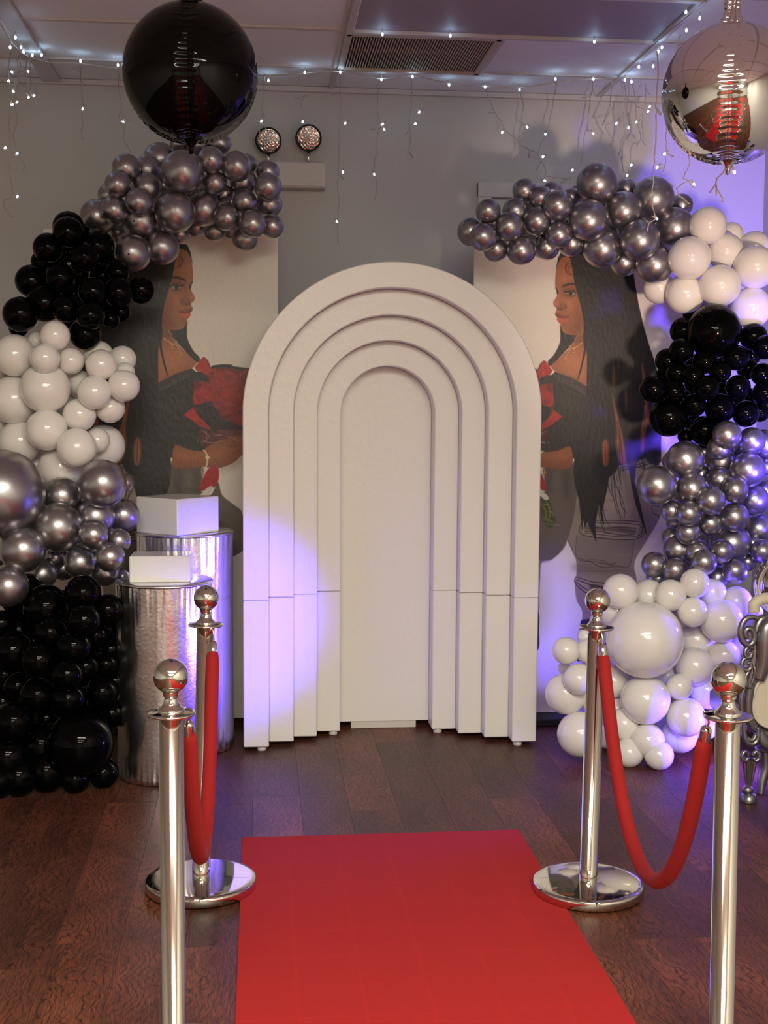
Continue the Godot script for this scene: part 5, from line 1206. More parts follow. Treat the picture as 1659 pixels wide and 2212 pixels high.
func balloons() -> void:
	var prof := [Vector2(0.0, -1.21), Vector2(0.10, -1.215), Vector2(0.115, -1.19), Vector2(0.055, -1.15), Vector2(0.06, -1.10)]
	for k in range(1, 27):
		var a := PI - 0.10 - (PI - 0.10) * k / 26.0
		var y := cos(a)
		prof.append(Vector2(maxf(sin(a) * (1.0 if y > 0 else 1.0 - 0.06 * y * y), 0.0), y * (1.0 if y > 0 else 1.0 + 0.09 * y * y)))
	prof[prof.size() - 1] = Vector2(0.0, 1.0)
	var shape := lathed(prof, 40)
	var clusters := {
	"left_top_chrome": {"mat": "chrome", "look": "grey chrome", "place": "left garland crest", "group": "grey chrome balloons on the left garland crest",
		"rows": [
			[[-0.547, 2.452, -5.372, 0.060], [-0.468, 2.460, -5.453, 0.064], [-0.313, 2.430, -5.303, 0.088], [-0.197, 2.486, -5.328, 0.055, 1], [-0.093, 2.467, -5.350, 0.064], [-0.052, 2.502, -5.493, 0.047], [0.039, 2.467, -5.458, 0.050]],
			[[-0.574, 2.372, -5.301, 0.055], [-0.463, 2.374, -5.375, 0.062], [-0.184, 2.401, -5.375, 0.053], [-0.148, 2.370, -5.458, 0.041], [-0.066, 2.420, -5.444, 0.058], [0.038, 2.385, -5.338, 0.058]],
			[[-0.591, 2.273, -5.321, 0.057], [-0.486, 2.300, -5.266, 0.056], [-0.345, 2.268, -5.320, 0.085], [-0.230, 2.295, -5.404, 0.072], [-0.059, 2.328, -5.374, 0.051], [0.044, 2.330, -5.446, 0.057]],
			[[-0.677, 2.263, -5.458, 0.076], [-0.491, 2.239, -5.386, 0.078, 1], [-0.186, 2.218, -5.482, 0.047], [-0.134, 2.256, -5.351, 0.055], [-0.027, 2.227, -5.314, 0.058], [0.056, 2.229, -5.386, 0.050]],
			[[-0.520, 2.100, -5.323, 0.077, 1], [-0.404, 2.132, -5.383, 0.072], [-0.059, 2.183, -5.446, 0.055]],
		], "behind": [[-0.634, 2.363, -5.506, 0.049], [-0.605, 2.215, -5.566, 0.046], [-0.422, 2.522, -5.547, 0.074], [-0.423, 2.234, -5.566, 0.046], [-0.419, 2.360, -5.604, 0.050], [-0.404, 2.411, -5.540, 0.046], [-0.342, 2.581, -5.486, 0.034], [-0.339, 2.207, -5.506, 0.041], [-0.292, 2.394, -5.602, 0.046], [-0.267, 2.588, -5.526, 0.061], [-0.265, 2.246, -5.566, 0.046], [-0.239, 2.392, -5.542, 0.046], [-0.164, 2.590, -5.506, 0.049], [-0.120, 2.351, -5.566, 0.046], [-0.113, 2.233, -5.566, 0.046], [0.016, 2.311, -5.554, 0.043]]},
	"left_top_black": {"mat": "black", "look": "glossy black", "place": "left garland upper black cluster", "group": "black balloons high on the left garland",
		"rows": [
			[[-0.844, 2.101, -5.206, 0.060], [-0.758, 2.160, -5.170, 0.061], [-0.773, 2.195, -5.285, 0.065], [-0.653, 2.116, -5.253, 0.068]],
			[[-0.880, 2.055, -5.309, 0.051], [-0.694, 2.061, -5.159, 0.059]],
			[[-0.920, 1.973, -5.261, 0.067], [-0.792, 1.980, -5.174, 0.061], [-0.574, 2.014, -5.260, 0.047], [-0.479, 1.943, -5.249, 0.056]],
			[[-0.862, 1.881, -5.208, 0.075], [-0.769, 1.857, -5.142, 0.056], [-0.660, 1.924, -5.143, 0.058], [-0.565, 1.926, -5.191, 0.062], [-0.565, 1.854, -5.260, 0.041]],
			[[-0.942, 1.830, -5.124, 0.070], [-0.698, 1.757, -5.178, 0.064], [-0.666, 1.827, -5.099, 0.059], [-0.599, 1.820, -5.200, 0.037]],
		], "behind": [[-0.993, 1.791, -5.356, 0.041], [-0.843, 2.067, -5.382, 0.048], [-0.805, 2.116, -5.440, 0.047], [-0.769, 1.928, -5.374, 0.056], [-0.776, 1.821, -5.416, 0.048], [-0.748, 2.012, -5.338, 0.047], [-0.744, 2.182, -5.379, 0.048], [-0.645, 2.007, -5.352, 0.055], [-0.647, 1.878, -5.356, 0.048], [-0.627, 2.071, -5.420, 0.047]]},
	"left_white": {"mat": "white", "look": "pearl white", "place": "left garland white cluster", "group": "white balloons of the left garland",
		"rows": [
			[[-0.966, 1.667, -5.124, 0.084], [-0.890, 1.725, -5.184, 0.039], [-0.799, 1.744, -5.064, 0.059], [-0.655, 1.672, -5.247, 0.064]],
			[[-1.050, 1.614, -5.232, 0.043], [-0.829, 1.653, -5.001, 0.058], [-0.744, 1.647, -5.100, 0.053], [-0.624, 1.631, -5.079, 0.062], [-0.554, 1.659, -5.209, 0.056], [-0.540, 1.605, -5.146, 0.042]],
			[[-0.981, 1.491, -5.169, 0.099], [-0.842, 1.538, -5.077, 0.099], [-0.717, 1.557, -5.184, 0.054], [-0.647, 1.523, -5.038, 0.067], [-0.535, 1.550, -5.069, 0.064]],
			[[-0.713, 1.433, -5.088, 0.066], [-0.598, 1.462, -5.136, 0.061]],
			[[-0.963, 1.323, -5.195, 0.089], [-0.836, 1.374, -5.059, 0.082], [-0.653, 1.330, -5.153, 0.052]],
			[[-0.797, 1.218, -5.160, 0.093], [-0.715, 1.305, -5.015, 0.078]],
		], "behind": [[-1.056, 1.392, -5.256, 0.033], [-0.912, 1.226, -5.256, 0.030], [-0.791, 1.467, -5.256, 0.053], [-0.642, 1.303, -5.275, 0.089]]},
	"left_chrome": {"mat": "chrome", "look": "grey chrome", "place": "left garland lower chrome cluster", "group": "grey chrome balloons low on the left garland",
		"rows": [
			[[-0.993, 1.133, -4.931, 0.170], [-0.782, 1.112, -5.058, 0.076], [-0.612, 1.167, -4.967, 0.095]],
			[[-0.974, 0.987, -5.097, 0.074], [-0.784, 0.996, -4.958, 0.098], [-0.639, 0.974, -4.890, 0.058], [-0.649, 1.032, -5.034, 0.077]],
			[[-0.904, 0.919, -4.880, 0.088], [-0.576, 0.888, -4.883, 0.058], [-0.550, 0.943, -4.957, 0.048]],
			[[-0.956, 0.781, -4.850, 0.079], [-0.867, 0.800, -5.064, 0.063], [-0.702, 0.858, -4.962, 0.062], [-0.616, 0.809, -5.034, 0.057]],
		], "behind": [[-1.039, 0.854, -5.106, 0.026], [-0.817, 0.860, -5.117, 0.044], [-0.797, 0.808, -5.181, 0.052], [-0.729, 0.912, -5.134, 0.051], [-0.716, 1.090, -5.166, 0.052], [-0.679, 0.874, -5.198, 0.052], [-0.601, 0.967, -5.180, 0.052], [-0.553, 0.781, -5.106, 0.030], [-0.547, 1.029, -5.112, 0.067], [-0.541, 1.160, -5.130, 0.036]]},
	"floor_black": {"mat": "black", "look": "glossy black", "place": "black pile beside silver plinths", "group": "black balloons piled at the left garland foot",
		"rows": [
			[[-0.924, 0.723, -4.982, 0.090], [-0.824, 0.695, -4.886, 0.088], [-0.674, 0.756, -4.834, 0.070], [-0.585, 0.684, -4.866, 0.062]],
			[[-0.991, 0.633, -4.886, 0.051], [-0.946, 0.586, -4.988, 0.065], [-0.797, 0.608, -4.817, 0.062], [-0.660, 0.665, -4.751, 0.064], [-0.635, 0.582, -4.886, 0.052]],
			[[-0.939, 0.538, -4.827, 0.073], [-0.831, 0.513, -4.765, 0.068], [-0.705, 0.559, -4.782, 0.072], [-0.587, 0.512, -4.957, 0.044]],
			[[-0.993, 0.423, -4.935, 0.065], [-0.930, 0.393, -4.858, 0.053], [-0.721, 0.464, -4.722, 0.062], [-0.669, 0.469, -4.841, 0.057], [-0.668, 0.361, -5.020, 0.050], [-0.597, 0.466, -4.895, 0.052], [-0.571, 0.386, -4.946, 0.049]],
			[[-1.005, 0.306, -4.958, 0.065], [-0.845, 0.371, -4.797, 0.068], [-0.726, 0.360, -4.773, 0.068], [-0.677, 0.304, -4.942, 0.065], [-0.608, 0.365, -4.850, 0.064]],
			[[-0.920, 0.289, -4.717, 0.078], [-0.840, 0.237, -4.968, 0.082], [-0.580, 0.265, -4.913, 0.057]],
			[[-0.950, 0.148, -4.750, 0.094], [-0.842, 0.166, -4.839, 0.092], [-0.678, 0.194, -4.747, 0.127]],
			[[-0.983, 0.068, -4.707, 0.070], [-0.908, 0.076, -4.734, 0.078], [-0.812, 0.080, -4.782, 0.083], [-0.702, 0.053, -4.752, 0.055], [-0.604, 0.058, -4.811, 0.060]],
		], "behind": [[-0.916, 0.407, -5.004, 0.058], [-0.902, 0.528, -5.067, 0.053], [-0.845, 0.377, -5.060, 0.053], [-0.817, 0.441, -5.116, 0.054], [-0.777, 0.602, -5.066, 0.053], [-0.766, 0.687, -5.006, 0.057], [-0.662, 0.479, -5.066, 0.053], [-0.602, 0.585, -5.006, 0.050]]},
	"right_top_chrome": {"mat": "chrome", "look": "grey chrome", "place": "right garland crest", "group": "grey chrome balloons on the right garland crest",
		"rows": [
			[[1.136, 2.399, -5.377, 0.054], [1.177, 2.382, -5.455, 0.053], [1.195, 2.361, -5.323, 0.052], [1.346, 2.378, -5.396, 0.042], [1.428, 2.422, -5.288, 0.088], [1.592, 2.425, -5.420, 0.046], [1.685, 2.374, -5.324, 0.090]],
			[[0.960, 2.294, -5.276, 0.053], [1.091, 2.307, -5.343, 0.058], [1.175, 2.261, -5.297, 0.061], [1.251, 2.320, -5.246, 0.064], [1.382, 2.262, -5.241, 0.086], [1.545, 2.314, -5.288, 0.079], [1.848, 2.363, -5.432, 0.050]],
			[[0.901, 2.219, -5.353, 0.060], [0.938, 2.185, -5.259, 0.059], [1.048, 2.231, -5.264, 0.061], [1.197, 2.225, -5.398, 0.049], [1.262, 2.202, -5.263, 0.057], [1.336, 2.179, -5.348, 0.059], [1.604, 2.184, -5.236, 0.085], [1.784, 2.251, -5.326, 0.085]],
			[[1.009, 2.146, -5.348, 0.054], [1.109, 2.138, -5.300, 0.063], [1.230, 2.158, -5.347, 0.054], [1.462, 2.156, -5.311, 0.084], [1.582, 2.107, -5.384, 0.062], [1.693, 2.090, -5.304, 0.082]],
		], "behind": [[1.027, 2.276, -5.516, 0.048], [1.168, 2.246, -5.516, 0.048], [1.231, 2.152, -5.456, 0.030], [1.274, 2.407, -5.456, 0.049], [1.351, 2.298, -5.516, 0.049], [1.385, 2.410, -5.456, 0.034], [1.525, 2.375, -5.516, 0.049], [1.537, 2.241, -5.456, 0.062], [1.676, 2.298, -5.456, 0.053], [1.755, 2.299, -5.516, 0.049], [1.791, 2.202, -5.516, 0.049]]},
	"right_top_white": {"mat": "white", "look": "ivory white", "place": "right garland upper white cluster", "group": "white balloons high on the right garland",
		"rows": [
			[[1.903, 2.251, -5.248, 0.080], [1.997, 2.149, -5.289, 0.079], [2.063, 2.238, -5.394, 0.051], [2.156, 2.177, -5.358, 0.071]],
			[[1.814, 2.108, -5.212, 0.091], [2.102, 2.074, -5.211, 0.092]],
			[[1.742, 1.998, -5.385, 0.070], [1.824, 1.963, -5.280, 0.084], [1.949, 1.913, -5.370, 0.053], [1.942, 1.992, -5.191, 0.088], [2.076, 1.937, -5.382, 0.044], [2.101, 1.907, -5.238, 0.089]],
		], "behind": []},
	"right_black": {"mat": "black", "look": "glossy black", "place": "right garland black cluster", "group": "black balloons of the right garland",
		"rows": [
			[[1.820, 1.805, -5.275, 0.060], [1.913, 1.799, -5.165, 0.115], [2.099, 1.780, -5.197, 0.059], [2.116, 1.733, -5.115, 0.052]],
			[[1.736, 1.676, -5.230, 0.053], [1.770, 1.717, -5.155, 0.052], [1.865, 1.670, -5.133, 0.052], [2.000, 1.723, -5.270, 0.052], [1.992, 1.687, -5.112, 0.054]],
			[[1.760, 1.624, -5.169, 0.049], [1.807, 1.611, -5.109, 0.048], [1.916, 1.628, -5.087, 0.046], [2.107, 1.646, -5.270, 0.047], [2.129, 1.620, -5.162, 0.049]],
			[[1.647, 1.554, -5.137, 0.058], [1.740, 1.544, -5.144, 0.049], [1.825, 1.509, -5.282, 0.047], [1.854, 1.560, -5.064, 0.053], [2.006, 1.565, -5.114, 0.052], [2.127, 1.541, -5.126, 0.052]],
			[[1.731, 1.436, -5.181, 0.083], [1.827, 1.488, -5.138, 0.050], [1.939, 1.474, -5.138, 0.064], [2.053, 1.500, -5.270, 0.047], [2.052, 1.453, -5.138, 0.057], [2.144, 1.460, -5.210, 0.043]],
			[[1.837, 1.352, -5.270, 0.033], [1.901, 1.379, -5.210, 0.065]],
		], "behind": [[1.769, 1.608, -5.366, 0.043], [1.861, 1.880, -5.323, 0.031], [1.892, 1.422, -5.366, 0.044], [1.884, 1.674, -5.366, 0.043], [1.896, 1.553, -5.366, 0.044], [2.039, 1.554, -5.366, 0.044], [2.159, 1.522, -5.366, 0.044], [2.161, 1.709, -5.366, 0.044]]},
	"right_chrome": {"mat": "chrome", "look": "grey chrome", "place": "right garland lower chrome cluster", "group": "grey chrome balloons low on the right garland",
		"rows": [
			[[1.922, 1.310, -5.088, 0.052], [1.925, 1.366, -5.012, 0.059], [2.046, 1.340, -5.050, 0.058], [2.139, 1.324, -5.146, 0.064]],
			[[1.749, 1.249, -5.184, 0.040], [1.775, 1.259, -5.083, 0.081], [1.956, 1.252, -5.158, 0.062], [2.029, 1.220, -5.038, 0.073], [2.142, 1.226, -5.110, 0.038]],
			[[1.638, 1.156, -5.026, 0.083], [1.789, 1.143, -5.035, 0.066], [1.927, 1.177, -5.086, 0.052], [1.962, 1.140, -5.002, 0.056], [2.164, 1.122, -5.182, 0.049]],
			[[1.713, 1.047, -5.055, 0.048], [1.762, 1.044, -4.985, 0.053], [1.844, 1.099, -4.958, 0.059], [2.080, 1.089, -5.086, 0.065]],
			[[1.781, 0.958, -5.038, 0.051], [1.879, 0.994, -5.050, 0.053], [1.972, 1.024, -5.026, 0.062], [2.143, 0.956, -5.180, 0.071]],
			[[1.764, 0.920, -5.189, 0.045], [1.763, 0.878, -5.113, 0.061], [1.824, 0.873, -5.045, 0.055], [1.919, 0.881, -5.014, 0.050], [2.000, 0.903, -5.113, 0.081], [2.098, 0.900, -5.130, 0.036], [2.116, 0.874, -5.066, 0.052]],
			[[1.654, 0.818, -5.085, 0.055], [1.685, 0.754, -5.135, 0.048], [1.723, 0.803, -5.026, 0.050], [1.824, 0.843, -4.963, 0.054], [1.930, 0.759, -5.091, 0.050], [1.985, 0.795, -5.033, 0.054], [2.075, 0.820, -5.122, 0.037]],
		], "behind": [[1.804, 1.086, -5.266, 0.045], [1.808, 0.973, -5.266, 0.045], [1.871, 0.785, -5.266, 0.045], [1.888, 1.193, -5.206, 0.040], [1.923, 1.279, -5.266, 0.045], [1.960, 0.899, -5.266, 0.045], [2.005, 0.793, -5.266, 0.045], [2.056, 1.296, -5.267, 0.045], [2.076, 1.271, -5.205, 0.035]]},
	"floor_white": {"mat": "white", "look": "white", "place": "white pile at right garland foot", "group": "white balloons piled at the right garland foot",
		"rows": [
			[[1.484, 0.719, -4.993, 0.074], [1.625, 0.690, -5.056, 0.070], [1.683, 0.707, -4.956, 0.066], [1.779, 0.759, -4.938, 0.061], [1.884, 0.705, -5.025, 0.062], [1.996, 0.663, -5.037, 0.067]],
			[[1.477, 0.547, -5.165, 0.076], [1.492, 0.625, -5.075, 0.074], [1.772, 0.582, -5.108, 0.054], [1.769, 0.641, -4.928, 0.062], [1.907, 0.596, -4.962, 0.090], [2.106, 0.609, -5.096, 0.033]],
			[[1.258, 0.475, -4.988, 0.057], [1.371, 0.511, -5.097, 0.039], [1.360, 0.462, -5.035, 0.053], [1.569, 0.530, -4.923, 0.158], [1.845, 0.493, -5.081, 0.081], [1.928, 0.447, -4.976, 0.066], [2.046, 0.463, -5.096, 0.045]],
			[[1.283, 0.377, -5.108, 0.027], [1.301, 0.365, -4.942, 0.064], [1.488, 0.323, -5.084, 0.070], [1.720, 0.341, -5.084, 0.053], [1.807, 0.402, -4.986, 0.081]],
			[[1.271, 0.283, -5.034, 0.086], [1.392, 0.243, -5.036, 0.050], [1.584, 0.275, -4.942, 0.103], [1.726, 0.327, -4.940, 0.055], [1.875, 0.289, -5.017, 0.077]],
			[[1.515, 0.194, -5.102, 0.061], [1.513, 0.158, -4.998, 0.070], [1.753, 0.201, -4.930, 0.082], [1.893, 0.119, -5.060, 0.049]],
			[[1.323, 0.122, -4.988, 0.095], [1.517, 0.056, -4.932, 0.061], [1.592, 0.109, -4.921, 0.071], [1.628, 0.057, -4.883, 0.061], [1.762, 0.103, -5.022, 0.078]],
		], "behind": [[1.455, 0.251, -5.258, 0.055], [1.451, 0.334, -5.220, 0.055], [1.489, 0.113, -5.250, 0.055], [1.476, 0.401, -5.170, 0.054], [1.496, 0.057, -5.182, 0.054], [1.745, 0.100, -5.216, 0.055], [2.115, 0.563, -5.216, 0.055]]},
}

	rng.seed = 20
	for key in clusters:
		var c: Dictionary = clusters[key]
		var core := Vector3.ZERO
		var n := 0
		var mean_r := 0.0
		for row in c.rows:
			for v in row:
				core += Vector3(v[0], v[1], v[2])
				mean_r += v[3]
				n += 1
		core /= n
		mean_r /= n
		for i in c.rows.size():
			var row: Array = c.rows[i]
			for j in row.size():
				var v: Array = row[j]
				var size: String = "large " if v[3] > 1.25 * mean_r else "small " if v[3] < 0.8 * mean_r else ""
				var tier := "top" if i == 0 else "lowest" if i == c.rows.size() - 1 else ordinal(i)
				var spot := "leftmost" if j == 0 else "rightmost" if j == row.size() - 1 else ordinal(j) + " from left"
				if i > 0 and i < c.rows.size() - 1:
					tier += "-down"
				balloon(shape, v, c.look, c.mat, "%s%s balloon, %s in %s row of %s" % [size, c.look, spot, tier, c.place], c.group, core)
		for j in c.behind.size():
			var spot := "leftmost" if j == 0 else "rightmost" if j == c.behind.size() - 1 else ordinal(j) + " from left"
			balloon(shape, c.behind[j], c.look, c.mat, "%s balloon glimpsed behind the others, %s, in %s" % [c.look, spot, c.place], c.group, core)


func foil_shape(radius: float, seam_at: float, depth: float) -> ArrayMesh:
	var st := begin()
	var f := func(u: float, v: float) -> Vector3:
		var a := u * TAU
		var th := PI * (1.0 - v)
		var near := 1e9
		for k in 4:
			var d: float = absf(wrapf(a - seam_at - k * PI / 2, -PI, PI))
			near = minf(near, d)
		var d := near * sin(th)
		var r := radius
		r *= 1.0 - 0.030 * exp(-pow(d / 0.10, 2.0)) + 0.006 * exp(-pow(d / 0.012, 2.0))
		var ripple := sin(th * 70.0 + 2.2 * sin(th * 9.0)) * 0.6 + sin(th * 43.0 + 1.0) * 0.4
		r *= 1.0 + depth * ripple * exp(-pow(d / 0.13, 2.0))
		var pole := exp(-pow(sin(th) / 0.16, 2.0))
		r *= 1.0 - 0.05 * pole
		var y := cos(th) * r * 1.02
		return Vector3(sin(th) * r * cos(a), y, sin(th) * r * sin(a))
	grid(st, 320, 200, f)
	return done(st)


func foil_balloons() -> void:
	for q in [["black", Vector3(-0.203, 2.472, -3.9), 0.2035, M.foil_black, "big round shiny black foil balloon hanging above the left garland crest", 1.60], ["silver", Vector3(1.436, 2.437, -3.8), 0.2075, M.foil, "big round mirror silver foil balloon hanging at the upper right edge", 1.935]]:
		var t := thing("foil_orb_balloon", q[4], "foil balloon", q[1])
		var r: float = q[2]
		obj("skin", foil_shape(r, q[5], 0.011), q[3], t)
		var st := begin()
		var f := func(u: float, v: float) -> Vector3:
			var a := u * TAU
			var rr := lerpf(0.042, 0.022, minf(v * 3.0, 1.0)) * (1.0 + 0.14 * sin(a * 7.0 + v * 5.0) + 0.06 * sin(v * 60.0))
			return Vector3(rr * cos(a), r * 0.94 + v * 0.14, rr * sin(a))
		grid(st, 56, 40, f)
		obj("filling_neck", done(st), q[3], t)
		obj("bottom_tab", lathed([Vector2(0.0, -r - 0.035), Vector2(0.006, -r - 0.033), Vector2(0.008, -r - 0.018), Vector2(0.012, -r - 0.008), Vector2(0.03, -r * 0.96), Vector2(0.05, -r * 0.92)], 20), q[3], t)
		obj("ribbon", tubed([Vector3(0, r + 0.10, 0), Vector3(0.006, r + 0.2, 0), Vector3(0, CEIL - t.position.y, 0)], 0.002, 6), M.wire, t)
	# the foil balloon that stands behind the throne
	var s := thing("foil_orb_balloon", "crinkled silver foil balloon at the right edge above the throne arm", "foil balloon", Vector3(2.045, 0.80, -4.62))
	var m := foil_shape(0.13, 2.2, 0.016)
	var o := obj("skin", m, M.foil, s)
	o.scale = Vector3(1.08, 1.0, 0.9)
	o.rotation.z = 0.25
	obj("bottom_tab", lathed([Vector2(0.0, -0.17), Vector2(0.012, -0.168), Vector2(0.02, -0.15), Vector2(0.05, -0.125), Vector2(0.08, -0.10)], 20), M.foil, s)
	obj("filling_neck", tubed([Vector3(0, -0.16, 0), Vector3(0.0, -0.24, 0.01), Vector3(0.01, -0.315, 0.02)], 0.006, 8), M.foil, s)


# ---------------------------------------------------------------- plinths, boxes, posts, ropes, carpet

func plinth(at: Vector3, radius: float, height: float, label: String, seed_n: int) -> void:
	var t := thing("silver_plinth", label, "plinth", at, 0.0, "silver plinths")
	var n := FastNoiseLite.new()
	n.seed = seed_n
	n.frequency = 1.0
	var f := func(u: float, v: float) -> Vector3:
		var a := u * TAU
		var pull := exp(-v / 0.06) + 0.9 * exp(-(1.0 - v) / 0.10)
		var fold := n.get_noise_2d(cos(a) * 9.0, sin(a) * 9.0 + v * 0.8)
		var soft := n.get_noise_3d(cos(a) * 2.0, sin(a) * 2.0, v * 3.0)
		var r := radius * (0.985 + 0.008 * soft) + 0.010 * pull * fold
		if v < 0.012:
			r -= 0.006
		return Vector3(r * cos(a), 0.004 + v * (height - 0.010), r * sin(a))
	var st := begin()
	grid(st, 220, 70, f)
	obj("sleeve", done(st), M.lame, t)
	var cap := [Vector2(radius - 0.012, height - 0.014), Vector2(radius + 0.001, height - 0.012), Vector2(radius + 0.003, height - 0.006), Vector2(radius - 0.002, height), Vector2(radius * 0.6, height + 0.0005), Vector2(0.0, height + 0.0005)]
	obj("top_cover", lathed(cap, 72), M.lame, t)


func stanchion(at: Vector3, lean: float, label: String) -> void:
	var t := thing("stanchion", label, "rope post", at, 0.0, "chrome rope posts")
	obj("base", lathed([Vector2(0.0, 0.0), Vector2(0.164, 0.0), Vector2(0.168, 0.003), Vector2(0.168, 0.026), Vector2(0.165, 0.030), Vector2(0.150, 0.0315), Vector2(0.10, 0.034), Vector2(0.03, 0.036), Vector2(0.0, 0.036)], 96), M.steel, t)
	var up := Transform3D(Basis(Vector3.BACK, lean), Vector3.ZERO)
	obj("pole", lathed([Vector2(0.0275, 0.034), Vector2(0.0275, 0.075), Vector2(0.0268, 0.0755), Vector2(0.0268, 0.812), Vector2(0.0, 0.813)], 48, up), M.pole, t)
	obj("collar", lathed([Vector2(0.0, 0.809), Vector2(0.045, 0.810), Vector2(0.0515, 0.8115), Vector2(0.053, 0.8145), Vector2(0.0515, 0.8175), Vector2(0.046, 0.818), Vector2(0.03, 0.8205), Vector2(0.0, 0.8205)], 64, up), M.steel, t)
	var prof := [Vector2(0.0, 0.8195), Vector2(0.0295, 0.8195), Vector2(0.0295, 0.823), Vector2(0.027, 0.826), Vector2(0.021, 0.831), Vector2(0.0165, 0.838), Vector2(0.0142, 0.847), Vector2(0.0140, 0.851), Vector2(0.0160, 0.8525), Vector2(0.0175, 0.855), Vector2(0.0165, 0.8575), Vector2(0.0180, 0.860), Vector2(0.0170, 0.8625)]
	for k in range(4, 25):
		var a := -PI / 2 + PI * k / 24.0
		prof.append(Vector2(maxf(0.0382 * cos(a), 0.0), 0.8965 + 0.0382 * sin(a)))
	obj("finial", lathed(prof, 64, up), M.steel, t)


func rope(a: Vector3, b: Vector3, low: float, label: String, bulge := Vector3.ZERO) -> void:
	var t := thing("velvet_rope", label, "rope", Vector3.ZERO, 0.0, "red velvet ropes")
	# a hanging chain between the two hooks that reaches down to low
	var span := Vector2(a.x - b.x, a.z - b.z).length()
	var sag := (a.y + b.y) / 2 - low
	var k := 8.0
	for i in 40:
		var s: float = (cosh(k * span / 2) - 1.0) / k
		k *= 1.0 + clampf((sag - s) * 0.6, -0.2, 0.2)
	var full := []
	for i in 81:
		var u := i / 80.0
		var w := u - 0.5
		# even steps along the chain
		var arc := 2.0 * sinh(k * span / 2) * w
		var x := asinh(arc) / (k * span)
		var y := low + (cosh(k * span * x) - 1.0) / k + (b.y - a.y) * x
		full.append(a.lerp(b, x + 0.5) * Vector3(1, 0, 1) + Vector3(0, y, 0) + bulge * (1.0 - pow(2.0 * w, 2.0)))
	var n := full.size()
	var velvet := []
	var radii := []
	for i in range(3, n - 3):
		velvet.append(full[i])
		var e: int = mini(i - 3, n - 4 - i)
		radii.append(0.0195 * (0.80 if e == 0 else 0.95 if e == 1 else 1.0))
	obj("velvet_sleeve", tubed(velvet, radii, 20), M.velvet, t)
	for e in [0, 1]:
		var p: Vector3 = full[3] if e == 0 else full[n - 4]
		var q: Vector3 = full[1] if e == 0 else full[n - 2]
		var hook: Vector3 = full[0] if e == 0 else full[n - 1]
		var xf := Transform3D(Basis(Quaternion(Vector3.UP, (q - p).normalized())), p)
		var h := minf((q - p).length(), 0.05)
		var cap := obj("end_cap", lathed([Vector2(0.0, -0.004), Vector2(0.0128, -0.004), Vector2(0.0132, 0.0), Vector2(0.0130, h - 0.012), Vector2(0.0115, h - 0.005), Vector2(0.006, h), Vector2(0.0, h)], 28, xf), M.steel, t)
		var top := xf * Vector3(0, h, 0)
		obj("hook", tubed(smooth_path([top, top.lerp(hook, 0.5) + Vector3(0.003, 0, 0.003), hook + Vector3(0, 0.010, 0), hook + Vector3(-0.006, 0.018, 0), hook + Vector3(-0.010, 0.010, 0)], 4), 0.0026, 8), M.steel, cap)


func floor_things() -> void:
	var carpet := begin()
	chamfer(carpet, Vector3(0.42, 0.003, -0.695), Vector3(0.962, 0.006, 6.99), 0.002)
	tag(obj("red_carpet", carpet.commit(), M.carpet), "red carpet runner laid on the dark wood floor between the rope posts", "carpet")

	plinth(Vector3(-0.377, 0, -4.975), 0.191, 0.787, "shorter silver fabric covered round plinth in front, holding the low box", 31)
	plinth(Vector3(-0.318, 0, -5.372), 0.207, 0.940, "taller silver fabric covered round plinth behind, holding the turned box", 47)
	var b := thing("display_box", "low glossy white display box on the front silver plinth", "display box", Vector3(-0.385, 0.7885, -4.955))
	obj("shell", box(Vector3(0.234, 0.102, 0.17), 0.0035, Vector3(0, 0.0515, 0)), M.acrylic, b)
	b = thing("display_box", "large glossy white display box turned corner-on, on the rear silver plinth", "display box", Vector3(-0.342, 0.9415, -5.30), deg_to_rad(45.0 + 3.0))
	obj("shell", box(Vector3(0.243, 0.150, 0.243), 0.0035, Vector3(0, 0.0755, 0)), M.acrylic, b)

	stanchion(Vector3(-0.181, 0.006, -3.755), -0.024, "chrome ball-topped post at the back left, before the silver plinths")
	stanchion(Vector3(0.998, 0.006, -3.631), -0.012, "chrome ball-topped post at the back right, before the white balloons")
	stanchion(Vector3(-0.192, 0.0, -2.70), 0.0, "chrome ball-topped post nearest on the left, its base out of frame")
	stanchion(Vector3(1.022, 0.0, -2.585), 0.010, "chrome ball-topped post nearest on the right, before the throne")
	rope(Vector3(-0.138, 0.800, -3.700), Vector3(-0.160, 0.795, -2.762), 0.315, "red velvet rope hanging between the two left posts")
	rope(Vector3(1.008, 0.802, -3.578), Vector3(0.985, 0.797, -2.630), 0.262, "red velvet rope hanging between the two right posts", Vector3(0.012, 0, 0))


